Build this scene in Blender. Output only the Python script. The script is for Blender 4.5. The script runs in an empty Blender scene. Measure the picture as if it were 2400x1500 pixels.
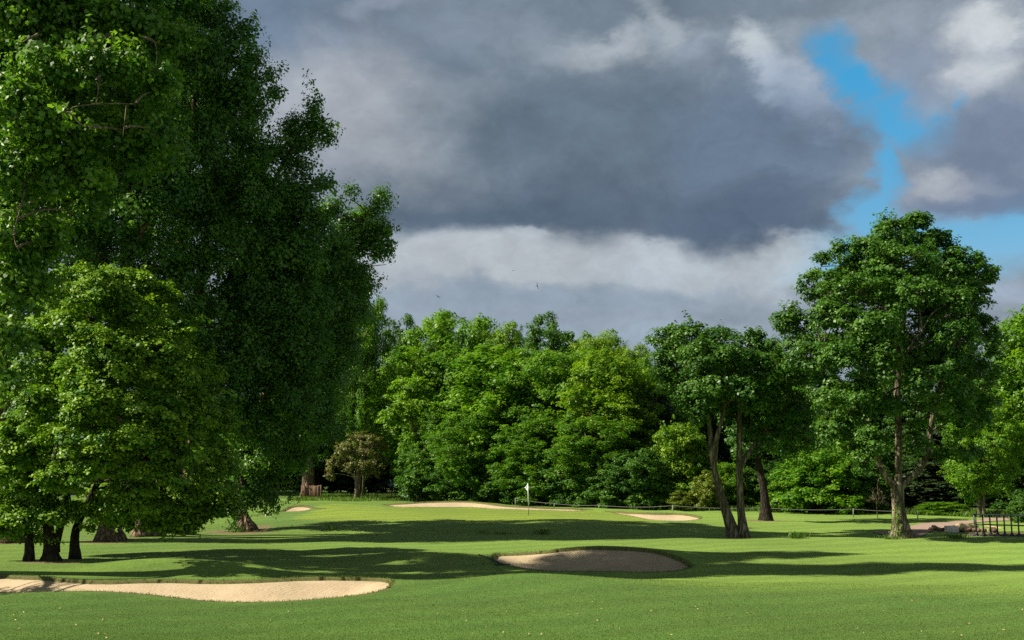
import bpy, bmesh, math, random
import numpy as np
from mathutils import Vector, Matrix
from mathutils.geometry import delaunay_2d_cdt

random.seed(11)
rng = np.random.default_rng(11)
SC = bpy.context.scene
COL = SC.collection
R = math.radians

# ------------------------------------------------------------------ camera geometry
H, F, CX, YH = 3.5, 2897.0, 1200.0, 1085.0      # eye height, focal length and horizon of the photograph in its pixels
SUN_EL, SUN_AZ = 42.0, 8.0                      # sun from the left, a touch behind the camera
EXPO = 0.92


def P(px, py, d):
    """point at distance d that the photograph shows at px, py"""
    return np.array([(px - CX) / F * d, d, H - (py - YH) / F * d])


# ------------------------------------------------------------------ node helpers
def lin(c):
    out = []
    for v in c:
        v = v / 255.0
        out.append(v / 12.92 if v <= 0.04045 else ((v + 0.055) / 1.055) ** 2.4)
    return out


class NT:
    def __init__(self, tree):
        self.t = tree
        self.t.nodes.clear()

    def n(self, kind, props=None, **inp):
        nd = self.t.nodes.new(kind)
        for k, v in (props or {}).items():
            setattr(nd, k, v)
        for k, v in inp.items():
            self.set(nd, k, v)
        return nd

    def set(self, nd, key, v):
        if isinstance(key, str) and key.startswith('i') and key[1:].isdigit():
            sock = nd.inputs[int(key[1:])]
        else:
            sock = nd.inputs[key.replace('_', ' ')]
        if isinstance(v, bpy.types.NodeSocket):
            self.t.links.new(v, sock)
        elif isinstance(v, bpy.types.Node):
            self.t.links.new(v.outputs[0], sock)
        else:
            if sock.type == 'RGBA' and len(v) == 3:
                v = (*v, 1.0)
            sock.default_value = v

    def math(self, op, a, b=0.0, c=None, clamp=False):
        nd = self.n('ShaderNodeMath', {'operation': op, 'use_clamp': clamp})
        self.set(nd, 'i0', a)
        self.set(nd, 'i1', b)
        if c is not None:
            self.set(nd, 'i2', c)
        return nd.outputs[0]

    def mix(self, fac, a, b, blend='MIX'):
        nd = self.n('ShaderNodeMix', {'data_type': 'RGBA', 'blend_type': blend})
        self.set(nd, 'i0', fac)
        self.set(nd, 'i6', a)
        self.set(nd, 'i7', b)
        return nd.outputs[2]

    def noise(self, vec, scale, detail=4.0, rough=0.55, dist=0.0):
        nd = self.n('ShaderNodeTexNoise', {'noise_dimensions': '3D'})
        if vec is not None:
            self.set(nd, 'Vector', vec)
        self.set(nd, 'Scale', scale)
        self.set(nd, 'Detail', detail)
        self.set(nd, 'Roughness', rough)
        self.set(nd, 'Distortion', dist)
        return nd.outputs[0]

    def remap(self, v, a, b, c=0.0, d=1.0, kind='LINEAR'):
        nd = self.n('ShaderNodeMapRange', {'interpolation_type': kind, 'clamp': True})
        for k, x in zip(('i0', 'i1', 'i2', 'i3', 'i4'), (v, a, b, c, d)):
            self.set(nd, k, x)
        return nd.outputs[0]


def material(name):
    m = bpy.data.materials.new(name)
    m.use_nodes = True
    return m, NT(m.node_tree)


def simple_mat(name, rgb, rough=0.7, metal=0.0, var=0.25, scale=12.0, bump=0.0):
    m, t = material(name)
    tc = t.n('ShaderNodeTexCoord').outputs['Object']
    nz = t.noise(tc, scale, 5.0, 0.6)
    c = t.mix(t.remap(nz, 0.3, 0.7), [v * (1 - var) for v in rgb], [min(1, v * (1 + var)) for v in rgb])
    b = t.n('ShaderNodeBsdfPrincipled', None, Base_Color=c, Roughness=rough, Metallic=metal)
    if bump:
        bp = t.n('ShaderNodeBump', None, Strength=bump, Distance=0.02, Height=nz)
        t.set(b, 'Normal', bp)
    t.n('ShaderNodeOutputMaterial', None, Surface=b)
    return m


def leaf_mat(name, dark, light, trans=0.35, rough=0.42, spec=0.35):
    """leaf: colour varies from leaf to leaf (attribute tint) and from tree to tree (object colour)"""
    m, t = material(name)
    at = t.n('ShaderNodeAttribute', {'attribute_name': 'tint'}).outputs['Fac']
    oc = t.n('ShaderNodeObjectInfo').outputs['Color']
    c = t.mix(at, dark, light)
    c = t.mix(1.0, c, oc, 'MULTIPLY')
    b = t.n('ShaderNodeBsdfPrincipled', None, Base_Color=c, Roughness=rough, Specular_IOR_Level=spec)
    tr = t.n('ShaderNodeBsdfTranslucent', None, Color=t.mix(1.0, c, (1.15, 1.25, 0.55), 'MULTIPLY'))
    mx = t.n('ShaderNodeMixShader', None, i0=trans, i1=b, i2=tr)
    t.n('ShaderNodeOutputMaterial', None, Surface=mx)
    return m


def bark_mat(name, a, b, scale=5.0, stretch=0.22, bump=0.9, moss=0.0):
    m, t = material(name)
    tc = t.n('ShaderNodeTexCoord').outputs['Object']
    mp = t.n('ShaderNodeMapping', None, Vector=tc, Scale=(1, 1, stretch)).outputs[0]
    wob = t.n('ShaderNodeTexNoise', None, Vector=tc, Scale=1.5, Detail=3.0)
    mv = t.n('ShaderNodeVectorMath', {'operation': 'MULTIPLY_ADD'}, i0=wob.outputs['Color'], i1=(0.35, 0.35, 0.1), i2=mp).outputs[0]
    vo = t.n('ShaderNodeTexVoronoi', {'feature': 'DISTANCE_TO_EDGE'}, Vector=mv, Scale=scale).outputs[0]
    nz = t.noise(mv, scale * 2.2, 6.0, 0.65)
    hgt = t.math('ADD', t.remap(vo, 0.0, 0.35), t.math('MULTIPLY', nz, 0.7))
    c = t.mix(t.remap(hgt, 0.25, 1.3), a, b)
    if moss:
        big = t.noise(tc, 0.9, 3.0)
        c = t.mix(t.remap(big, 0.5, 0.7, 0.0, moss), c, (0.09, 0.10, 0.03))
    bp = t.n('ShaderNodeBump', None, Strength=bump, Distance=0.06, Height=hgt)
    bs = t.n('ShaderNodeBsdfPrincipled', None, Base_Color=c, Roughness=0.9, Specular_IOR_Level=0.15, Normal=bp)
    t.n('ShaderNodeOutputMaterial', None, Surface=bs)
    return m


# ------------------------------------------------------------------ object helpers
def link(o, parent=None):
    COL.objects.link(o)
    if parent is not None:
        o.parent = parent
    return o


def tag(o, label=None, cat=None, group=None, kind=None):
    if label:
        o['label'] = label
    if cat:
        o['category'] = cat
    if group:
        o['group'] = group
    if kind:
        o['kind'] = kind
    return o


def thing(name, label, cat, loc, group=None):
    o = bpy.data.objects.new(name, None)
    o.empty_display_size = 0.2
    o.location = tuple(float(v) for v in loc)
    return link(tag(o, label, cat, group))


def mesh_np(name, verts, loops, starts, totals, mat, parent=None, tint=None, smooth=False, uv=None):
    me = bpy.data.meshes.new(name)
    verts = np.ascontiguousarray(verts, dtype=np.float32)
    loops = np.ascontiguousarray(loops, dtype=np.int32)
    me.vertices.add(len(verts))
    me.vertices.foreach_set('co', verts.ravel())
    me.loops.add(len(loops))
    me.loops.foreach_set('vertex_index', loops)
    me.polygons.add(len(starts))
    me.polygons.foreach_set('loop_start', np.ascontiguousarray(starts, dtype=np.int32))
    me.polygons.foreach_set('loop_total', np.ascontiguousarray(totals, dtype=np.int32))
    if smooth:
        me.polygons.foreach_set('use_smooth', np.ones(len(starts), dtype=bool))
    if tint is not None:
        at = me.attributes.new('tint', 'FLOAT', 'FACE')
        at.data.foreach_set('value', np.ascontiguousarray(tint, dtype=np.float32))
    me.update(calc_edges=True)
    if mat is not None:
        me.materials.append(mat)
    o = bpy.data.objects.new(name, me)
    return link(o, parent)


def quads(name, verts, faces, mat, parent=None, smooth=False, tint=None):
    faces = np.asarray(faces, dtype=np.int32)
    k = faces.shape[1]
    return mesh_np(name, verts, faces.ravel(), np.arange(len(faces)) * k, np.full(len(faces), k), mat, parent, tint, smooth)


class MB:
    """collects boxes, tubes and polygons into one mesh"""

    def __init__(self):
        self.v, self.f = [], []

    def add(self, v, f):
        b = len(self.v)
        self.v += [tuple(float(x) for x in q) for q in v]
        self.f += [tuple(i + b for i in q) for q in f]
        return self

    def box(self, c, s, rot=None):
        v = []
        for dx in (-.5, .5):
            for dy in (-.5, .5):
                for dz in (-.5, .5):
                    q = Vector((dx * s[0], dy * s[1], dz * s[2]))
                    if rot is not None:
                        q = rot @ q
                    v.append(Vector(c) + q)
        return self.add(v, [(0, 1, 3, 2), (4, 6, 7, 5), (0, 4, 5, 1), (2, 3, 7, 6), (0, 2, 6, 4), (1, 5, 7, 3)])

    def tube(self, pts, rad, n=8, cap=True, flare=0.0, wob=0.0, flare_h=0.6, lobes=5):
        pts = np.asarray(pts, float)
        rad = np.broadcast_to(np.asarray(rad, float), (len(pts),))
        k = len(pts)
        tan = np.gradient(pts, axis=0)
        tan /= np.linalg.norm(tan, axis=1)[:, None] + 1e-9
        ref = np.array([0.0, 1.0, 0.0]) if abs(tan[0][1]) < 0.9 else np.array([1.0, 0.0, 0.0])
        vv = []
        u = np.cross(ref, tan[0])
        u /= np.linalg.norm(u)
        ph = random.random() * 6.28
        for i in range(k):
            u = u - tan[i] * np.dot(u, tan[i])
            u /= np.linalg.norm(u) + 1e-9
            w = np.cross(tan[i], u)
            for j in range(n):
                a = 2 * math.pi * j / n
                r = rad[i]
                if flare:
                    hgt = pts[i][2] - pts[0][2]
                    e = math.exp(-max(hgt, 0) / flare_h)
                    r *= 1 + flare * e * (0.65 + 0.35 * math.cos(lobes * a + ph)) + 0.05 * math.cos(lobes * a + ph + 0.4 * hgt)
                if wob:
                    r *= 1 + wob * math.sin(3 * a + ph + i * 1.3) * math.sin(i * 0.9 + ph)
                vv.append(pts[i] + r * (math.cos(a) * u + math.sin(a) * w))
        ff = []
        for i in range(k - 1):
            for j in range(n):
                j2 = (j + 1) % n
                ff.append((i * n + j, i * n + j2, (i + 1) * n + j2, (i + 1) * n + j))
        if cap:
            ff.append(tuple(range(n - 1, -1, -1)))
            ff.append(tuple((k - 1) * n + j for j in range(n)))
        return self.add(vv, ff)

    def build(self, name, mat, parent=None, smooth=False):
        tot = np.array([len(f) for f in self.f])
        st = np.concatenate([[0], np.cumsum(tot)[:-1]])
        lp = np.array([i for f in self.f for i in f])
        return mesh_np(name, np.array(self.v), lp, st, tot, mat, parent, None, smooth)


def spline(pts, n=6):
    """Catmull-Rom through rows of any width"""
    p = np.asarray(pts, float)
    if len(p) < 3:
        t = np.linspace(0, 1, n + 1)[:, None]
        return p[0] * (1 - t) + p[-1] * t
    q = np.vstack([2 * p[0] - p[1], p, 2 * p[-1] - p[-2]])
    out = []
    for i in range(1, len(q) - 2):
        for s in np.linspace(0, 1, n, endpoint=False):
            a, b, c, d = q[i - 1], q[i], q[i + 1], q[i + 2]
            out.append(0.5 * (2 * b + (c - a) * s + (2 * a - 5 * b + 4 * c - d) * s * s + (3 * b - a - 3 * c + d) * s ** 3))
    out.append(p[-1])
    return np.array(out)


# ------------------------------------------------------------------ terrain
BUMPS = [  # x, y, height, spread x, spread y
    (-11.3, 39.7, 0.42, 2.1, 0.8),
    (-8.8, 38.9, 0.16, 1.5, 0.7),
    (3.0, 45.6, 0.36, 3.4, 2.0),
    (-2.4, 44.2, 0.30, 2.2, 0.9),
    (-2.2, 35.0, 0.32, 3.4, 1.3),
    (1.5, 34.0, 0.12, 3.0, 1.4),
    (-1.5, 38.0, -0.14, 4.5, 1.1),
    (-5.0, 90.5, 0.35, 7.0, 3.0),
    (-14.0, 81.0, 0.35, 3.2, 2.2),
    (-10.5, 84.5, 0.50, 3.0, 2.5),
    (8.5, 79.0, 0.30, 4.0, 2.5),
    (-4.5, 63.5, 0.22, 5.0, 1.6),
    (3.5, 62.5, 0.12, 4.0, 1.6),
    (-17.0, 38.9, 0.30, 2.0, 0.8),
    (15.5, 55.0, 0.12, 5.0, 2.0),
    (-10.5, 68.5, 0.12, 2.6, 2.0),
]


def base_h(x, y):
    x = np.asarray(x, float)
    y = np.asarray(y, float)
    z = np.zeros(np.broadcast(x, y).shape)
    for bx, by, h, sx, sy in BUMPS:
        z = z + h * np.exp(-0.5 * (((x - bx) / sx) ** 2 + ((y - by) / sy) ** 2))
    z = z + 0.42 * np.exp(-(((x + 2.5) / 13.0) ** 4) - ((y - 74.0) / 9.5) ** 4)
    near = np.exp(-(y / 160.0) ** 4)
    z = z + near * (0.055 * np.sin(0.31 * x + 0.9) * np.sin(0.23 * y + 0.4) + 0.025 * np.sin(0.83 * x + 0.37 * y) + 0.012 * np.sin(1.7 * x - 0.9 * y + 1.0))
    return z


def OUT(rows):
    pts = []
    for px, py, zt in rows:
        d = (H - zt) * F / (py - YH)
        pts.append(((px - CX) / F * d, d, zt))
    return np.array(pts)


BUNKERS = {
    'front': OUT([(-200, 1340, .16), (-80, 1344, .14), (0, 1348, .12), (60, 1352, .12), (150, 1358, .12), (250, 1362, .12), (330, 1361, .12), (420, 1360, .12), (550, 1361, .12),
                  (620, 1360, .12), (700, 1356, .12), (800, 1354, .12), (880, 1354, .10), (908, 1360, .08), (918, 1371, .05), (900, 1383, .02), (850, 1394, 0),
                  (780, 1403, 0), (700, 1410, 0), (620, 1413, 0), (540, 1412, 0), (470, 1409, 0), (400, 1402, 0.02), (330, 1393, .04), (250, 1388, .06), (180, 1388, .06),
                  (100, 1390, .05), (0, 1393, .03), (-100, 1395, .02), (-200, 1395, .02), (-290, 1380, .05), (-300, 1360, .1)]),
    'middle': OUT([(1157, 1314, .10), (1163, 1303, .15), (1180, 1297, .20), (1230, 1295, .22), (1290, 1293, .26), (1340, 1286, .36), (1400, 1283, .42), (1450, 1284, .42),
                   (1500, 1287, .38), (1550, 1296, .28), (1590, 1308, .18), (1612, 1320, .10), (1619, 1328, .07), (1605, 1336, .04), (1570, 1341, .03),
                   (1500, 1342, .03), (1400, 1341, .03), (1320, 1340, .03), (1260, 1338, .03), (1200, 1330, .06), (1170, 1322, .08)]),
    'green_left': OUT([(596, 1209, .40), (640, 1197, .58), (680, 1187, .72), (720, 1186, .74), (750, 1190, .68), (763, 1193.5, .58), (740, 1197, .48), (700, 1200, .44), (660, 1202, .42), (620, 1207, .38)]),
    'back': OUT([(897, 1183, .56), (950, 1179, .66), (1000, 1176, .72), (1050, 1175, .74), (1100, 1175, .74), (1150, 1180, .66), (1200, 1186, .52), (1260, 1189, .45), (1330, 1191, .40),
                 (1388, 1195, .30), (1330, 1199, .30), (1260, 1196, .38), (1200, 1194, .40), (1120, 1190, .44), (1050, 1189, .45), (980, 1189, .46), (930, 1189, .47)]),
    'green_right': OUT([(1418, 1200, .32), (1440, 1199, .34), (1480, 1202, .32), (1540, 1204, .30), (1590, 1204, .30), (1628, 1209, .23), (1643, 1215, .15), (1625, 1220, .10),
                        (1570, 1222, .10), (1530, 1220, .12), (1490, 1213, .18), (1450, 1206, .26)]),
}


def densify(poly, n=8):
    q = np.vstack([poly[-1:], poly, poly[:2]])
    out = []
    for i in range(1, len(q) - 2):
        for s in np.linspace(0, 1, n, endpoint=False):
            a, b, c, d = q[i - 1], q[i], q[i + 1], q[i + 2]
            out.append(0.5 * (2 * b + (c - a) * s + (2 * a - 5 * b + 4 * c - d) * s * s + (3 * b - a - 3 * c + d) * s ** 3))
    return np.array(out)


CTRL = np.vstack(list(BUNKERS.values()))
_S = 1.7
_D2 = ((CTRL[:, None, :2] - CTRL[None, :, :2]) ** 2).sum(2)
_K = np.exp(-_D2 / (2 * _S * _S)) + 0.12 * np.eye(len(CTRL))
_W = np.linalg.solve(_K, CTRL[:, 2] - base_h(CTRL[:, 0], CTRL[:, 1]))
_W = np.clip(_W, -1.2, 1.2)


def hz(x, y):
    x = np.asarray(x, float)
    y = np.asarray(y, float)
    z = base_h(x, y)
    for (cx, cy, _), w in zip(CTRL, _W):
        z = z + w * np.exp(-((x - cx) ** 2 + (y - cy) ** 2) / (2 * _S * _S))
    return z


def ground_at(px, py, lo=15.0, hi=260.0):
    d = np.arange(lo, hi, 0.05)
    zr = H - (py - YH) / F * d
    g = hz((px - CX) / F * d, d)
    i = np.argmax(g >= zr)
    return np.array([(px - CX) / F * d[i], d[i], g[i]])


POLY = {k: densify(v, 10) for k, v in BUNKERS.items()}


def poly_sdf(poly, x, y):
    """signed distance (inside positive) and nearest boundary point"""
    a = poly[:, :2]
    b = np.roll(a, -1, axis=0)
    p = np.stack([x, y], 1)
    best = np.full(len(p), 1e18)
    near = np.zeros_like(p)
    ins = np.zeros(len(p), bool)
    for (ax, ay), (bx, by) in zip(a, b):
        ex, ey = bx - ax, by - ay
        t = np.clip(((p[:, 0] - ax) * ex + (p[:, 1] - ay) * ey) / (ex * ex + ey * ey + 1e-12), 0, 1)
        qx, qy = ax + t * ex, ay + t * ey
        dd = (p[:, 0] - qx) ** 2 + (p[:, 1] - qy) ** 2
        m = dd < best
        best[m] = dd[m]
        near[m, 0] = qx[m]
        near[m, 1] = qy[m]
        c = (ay > p[:, 1]) != (by > p[:, 1])
        if ey != 0:
            xi = ax + (p[:, 1] - ay) / ey * ex
            ins ^= c & (p[:, 0] < xi)
    s = np.sqrt(best)
    return np.where(ins, s, -s), near


def bowl(s, deep):
    u = np.clip(s / 1.6, 0, 1)
    return 0.075 + deep * (u * u * (3 - 2 * u))


DEEP = {'front': 0.30, 'middle': 0.26, 'green_left': 0.22, 'back': 0.15, 'green_right': 0.22}


def axis(segs):
    out = [segs[0][0]]
    for a, b, st in segs:
        n = max(1, int(round((b - a) / st)))
        out += list(np.linspace(a, b, n + 1)[1:])
    return np.array(out)


def grow(start, end, first, ratio):
    out, x, s = [], start, first
    sg = 1 if end > start else -1
    while (end - x) * sg > 0:
        x += sg * s
        s *= ratio
        out.append(x)
    return np.array(out)


def build_ground(mat):
    xs = axis([(-46, -24, .5), (-24, -17, .25), (-17, 17, .13), (17, 24, .25), (24, 46, .5)])
    xs = np.concatenate([grow(-46, -600, .8, 1.25)[::-1], xs, grow(46, 600, .8, 1.25)])
    ys = axis([(18, 30, .2), (30, 50, .12), (50, 70, .22), (70, 95, .16), (95, 140, .6)])
    ys = np.concatenate([grow(18, -120, .5, 1.25)[::-1], ys, grow(140, 900, 1.0, 1.25)])
    X, Y = np.meshgrid(xs, ys)
    nx, ny = len(xs), len(ys)
    x, y = X.ravel().copy(), Y.ravel().copy()
    inside = np.full(len(x), -9.0)
    own = np.array([''] * len(x), dtype=object)
    for k, poly in POLY.items():
        lo, hi = poly[:, :2].min(0) - 1.5, poly[:, :2].max(0) + 1.5
        m = np.where((x > lo[0]) & (x < hi[0]) & (y > lo[1]) & (y < hi[1]))[0]
        s, nr = poly_sdf(poly, x[m], y[m])
        cell = 0.085
        sn = np.abs(s) < cell
        x[m[sn]] = nr[sn, 0]
        y[m[sn]] = nr[sn, 1]
        s = np.where(sn, 0.0, s)
        inside[m] = np.maximum(inside[m], s)
        own[m] = k
    z = hz(x, y)
    dpt = np.zeros(len(x))
    for k in POLY:
        m = (own == k) & (inside > 0)
        dpt[m] = bowl(inside[m], DEEP[k]) + 0.14
    rim = (inside <= 0) & (inside > -1.4)
    z = z + np.where(rim, 0.03 * np.exp(-(inside / 0.25) ** 2), 0.0) - dpt
    idx = np.arange(nx * ny).reshape(ny, nx)
    f = np.stack([idx[:-1, :-1], idx[:-1, 1:], idx[1:, 1:], idx[1:, :-1]], -1).reshape(-1, 4)
    o = quads('ground', np.stack([x, y, z], 1), f, mat, None, True)
    me = o.data

    def att(name, v):
        a = me.attributes.new(name, 'FLOAT', 'POINT')
        a.data.foreach_set('value', np.ascontiguousarray(v, dtype=np.float32))

    att('pit', np.clip(inside * 20, 0, 1))
    gr = np.exp(-(((x + 2.0) / 11.0) ** 6) - ((y - 75.5) / 9.5) ** 6)
    att('green', gr)
    # rough grass round the back and under the trees
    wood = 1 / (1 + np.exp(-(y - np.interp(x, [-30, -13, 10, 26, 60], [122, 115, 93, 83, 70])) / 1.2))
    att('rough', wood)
    dirt = np.zeros(len(x))
    for (dx, dy, rx, ry, k) in DIRT:
        dirt = np.maximum(dirt, k * np.exp(-(((x - dx) / rx) ** 2 + ((y - dy) / ry) ** 2) ** 1.5))
    att('dirt', dirt)
    lipd = np.where((inside <= 0) & (inside > -1.4), np.exp(-(inside / 0.16) ** 2), 0)
    att('lip', lipd)
    tag(o, kind='structure')
    return o


DIRT = []


def drape(name, poly, mat, step, off, zf=None, parent=None):
    """a sheet cut to an outline that follows the terrain"""
    poly = np.asarray(poly)
    lo, hi = poly[:, :2].min(0), poly[:, :2].max(0)
    gx, gy = np.meshgrid(np.arange(lo[0], hi[0], step), np.arange(lo[1], hi[1], step))
    gx, gy = gx.ravel(), gy.ravel()
    gx = gx + rng.uniform(-.2, .2, len(gx)) * step
    gy = gy + rng.uniform(-.2, .2, len(gy)) * step
    s, _ = poly_sdf(poly, gx, gy)
    k = s > step * 0.45
    pts = [Vector(p) for p in poly[:, :2]] + [Vector((a, b)) for a, b in zip(gx[k], gy[k])]
    n = len(poly)
    vs, es, fs, *_ = delaunay_2d_cdt(pts, [(i, (i + 1) % n) for i in range(n)], [], 1, 1e-5)
    v = np.array([[p[0], p[1]] for p in vs])
    s2, _ = poly_sdf(poly, v[:, 0], v[:, 1])
    s2 = np.maximum(s2, 0)
    z = hz(v[:, 0], v[:, 1]) + off
    if zf is not None:
        z = z - zf(s2, v[:, 0], v[:, 1])
    faces = []
    for f in fs:
        c = v[f].mean(0)
        faces.append(f)
    o = quads(name, np.column_stack([v, z]), np.array(faces), mat, parent, True)
    a = o.data.attributes.new('edge', 'FLOAT', 'POINT')
    a.data.foreach_set('value', np.ascontiguousarray(s2, dtype=np.float32))
    nrm = [p.normal.z for p in o.data.polygons[:5]]
    if sum(nrm) < 0:
        o.data.flip_normals()
    return o

# ------------------------------------------------------------------ trees
def px_lobes(rows, d, base, deep=1.0):
    out = []
    for px, py, rx, ry, do in rows:
        c = P(px, py, d + do) - base
        s = (d + do) / F
        out.append((c[0], c[1], c[2], rx * s, (rx + ry) * 0.5 * s * deep, ry * s))
    return np.array(out)


def px_path(rows, d, base):
    """rows of px, py, width in px, depth offset -> points and radii relative to the base"""
    pts, rad = [], []
    for r in rows:
        do = r[3] if len(r) > 3 else 0.0
        pts.append(P(r[0], r[1], d + do) - base)
        rad.append(r[2] * 0.5 * d / F)
    q = spline(np.column_stack([np.array(pts), np.array(rad)]), 5)
    return q[:, :3], np.maximum(q[:, 3], 0.008)


def unit(v):
    return v / (np.linalg.norm(v, axis=-1, keepdims=True) + 1e-9)


def clump_field(L, n, r0, inner=0.25, low=0.55, sprig=0.3, lift=0.35, bough=0.75):
    """leaf clumps through a crown made of ellipsoid lobes: centres, axes, radii, elongation, owner lobe"""
    p = (L[:, 3] * L[:, 4] * L[:, 5]) ** (2 / 3)
    p = p / p.sum()
    own = rng.choice(len(L), n, p=p)
    d = unit(rng.normal(size=(n, 3)))
    down = (d[:, 2] < -0.25) & (rng.random(n) > low)
    d[down, 2] *= -1
    shell = rng.random(n) > inner
    # every lobe carries a handful of bough ends; the shell clumps gather round them and leave gaps between
    nb = 9
    bd = unit(rng.normal(size=(len(L), nb, 3)) + np.array([0, -0.15, 0.35]))
    pick = bd[own, rng.integers(0, nb, n)]
    gather = rng.random(n) < bough
    d = np.where((shell & gather)[:, None], unit(pick + 0.30 * rng.normal(size=(n, 3))), d)
    fr = np.where(shell, rng.uniform(0.70, 1.08, n), rng.uniform(0.15, 0.75, n))
    c = L[own, :3] + d * fr[:, None] * L[own, 3:]
    # clumps buried deep inside other lobes are mostly dropped
    keep = np.ones(n, bool)
    for l in L:
        q = (((c - l[:3]) / l[3:]) ** 2).sum(1)
        keep &= ~((q < 0.3) & (rng.random(n) < 0.55))
    c, d, own = c[keep], d[keep], own[keep]
    n = len(c)
    r = r0 * rng.uniform(0.6, 1.35, n)
    ax = unit(d + np.array([0, 0, lift]) + 0.35 * rng.normal(size=(n, 3)))
    el = np.where(rng.random(n) < sprig, rng.uniform(1.5, 2.6, n), 1.0)
    return c, ax, r, el, own, d


def leaf_quads(c, ax, r, el, d, per, leaf, flat=0.6, up=0.55, width=0.36, droop=0.0, tint=(0.45, 0.2), layer=0.0, rough=0.45):
    cnt = np.maximum(4, (per * (r / r.mean()) ** 1.6 * np.where(el > 1, 0.8, 1.0)).astype(int))
    ci = np.repeat(np.arange(len(c)), cnt)
    n = len(ci)
    q = unit(rng.normal(size=(n, 3)))
    q = q * (rng.random(n) ** 0.42)[:, None]
    q[:, 2] = np.where((q[:, 2] < -0.2) & (rng.random(n) < 0.5), -q[:, 2], q[:, 2])
    rr = r[ci][:, None]
    thin = np.where(el[ci] > 1, 0.55, 1.0)[:, None]
    off = q * np.array([1, 1, flat]) * rr * thin
    along = (q * ax[ci]).sum(1, keepdims=True)
    off = off + ax[ci] * along * rr * (el[ci] - 1)[:, None]
    if layer:
        off[:, 2] -= layer * (off[:, 0] ** 2 + off[:, 1] ** 2) / rr[:, 0]
    pos = c[ci] + off
    nrm = unit(0.65 * q + np.array([0, 0, up]) + 0.4 * d[ci] + rough * rng.normal(size=(n, 3)))
    t = unit(np.cross(nrm, rng.normal(size=(n, 3))))
    out = unit(off + 1e-6)
    t = unit(t + 0.5 * (out - nrm * (out * nrm).sum(1, keepdims=True)) - np.array([0, 0, droop]))
    b = unit(np.cross(nrm, t))
    nrm = np.cross(t, b)
    s = (leaf * rng.uniform(0.6, 1.35, n) * rng.uniform(0.75, 1.3, len(c))[ci])[:, None]
    v = np.empty((n, 4, 3))
    v[:, 0] = pos - t * s * 0.5
    v[:, 1] = pos + b * s * width + nrm * s * 0.10 - t * s * 0.05
    v[:, 2] = pos + t * s * 0.5
    v[:, 3] = pos - b * s * width + nrm * s * 0.10 - t * s * 0.05
    ct = rng.normal(tint[0], tint[1], len(c))
    tv = np.clip(ct[ci] + rng.normal(0, 0.16, n), 0, 1)
    return v.reshape(-1, 3), tv


def crown(name, L, mat, parent, n_leaf, leaf, clump_r, per=70, **kw):
    ck = {k: kw.pop(k) for k in ('inner', 'low', 'sprig', 'lift', 'bough') if k in kw}
    nc = max(8, int(n_leaf / per * 1.25))
    c, ax, r, el, own, d = clump_field(L, nc, clump_r, **ck)
    v, t = leaf_quads(c, ax, r, el, d, per, leaf, **kw)
    o = mesh_np(name, v, np.arange(len(v)), np.arange(len(v) // 4) * 4, np.full(len(v) // 4, 4), mat, parent, t)
    return o, c, own


def limb(mb, a, b, ra, rb, sag=0.15, n=6):
    a, b = np.asarray(a, float), np.asarray(b, float)
    m = (a + b) / 2 + np.array([0, 0, sag * np.linalg.norm(b - a)]) + rng.normal(0, 0.06, 3) * np.linalg.norm(b - a)
    t = np.linspace(0, 1, 7)[:, None]
    pts = (1 - t) ** 2 * a + 2 * t * (1 - t) * m + t * t * b
    mb.tube(pts, np.linspace(ra, rb, 7), n, cap=False)


def branches(mb, skel, L, clumps, own, thick=0.05, twig=0.012, frac=0.35):
    """limbs from the nearest lower point of the skeleton to every lobe, twigs from there to some of the clumps"""
    for i, l in enumerate(L):
        c = l[:3]
        dz = c[2] - skel[:, 2]
        cost = np.linalg.norm(skel - c, axis=1) + np.where(dz < 0.3, 3.0, 0.0)
        a = skel[np.argmin(cost)]
        limb(mb, a, c, thick * (0.6 + l[3] * 0.35), thick * 0.3, 0.12)
        for k in np.where(own == i)[0]:
            if random.random() < frac:
                limb(mb, c + (clumps[k] - c) * 0.05, clumps[k], twig * 1.6, twig * 0.5, 0.08, 4)


def grown_tree(name, label, cat, base, lobes, trunks, mats, n_leaf, leaf, clump_r, group=None, per=70, thick=0.05, twig=0.012, frac=0.35,
               flare=0.8, flare_h=0.5, deep=1.0, joined=True, extra=None, tint_col=None, limbs=True, **kw):
    """a tree whose outline was measured: lobes and trunk paths in photograph pixels at the tree's own distance"""
    d = base[1]
    root = thing(name, label, cat, base, group)
    L = px_lobes(lobes, d, base, deep)
    cr, cc, own = crown('crown', L, mats[0], root, n_leaf, leaf, clump_r, per, **kw)
    if tint_col:
        cr.color = (*tint_col, 1)
    mb, skel = MB(), []
    for i, rows in enumerate(trunks):
        pts, rad = px_path(rows, d, base)
        ground = rows[0][1] > YH + 40 and pts[0][2] < 0.6
        if ground:
            pts[0][2] -= 0.12
        mb.tube(pts, rad, 12, True, flare if ground else 0.0, 0.05, flare_h)
        skel.append(pts)
    skel = np.vstack(skel)
    skel = skel[skel[:, 2] > 0.25 * skel[:, 2].max()] if len(skel) > 6 else skel
    if limbs:
        branches(mb, skel, L, cc, own, thick, twig, frac)
    mb.build('trunk', mats[1], root, True)
    return root


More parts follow.
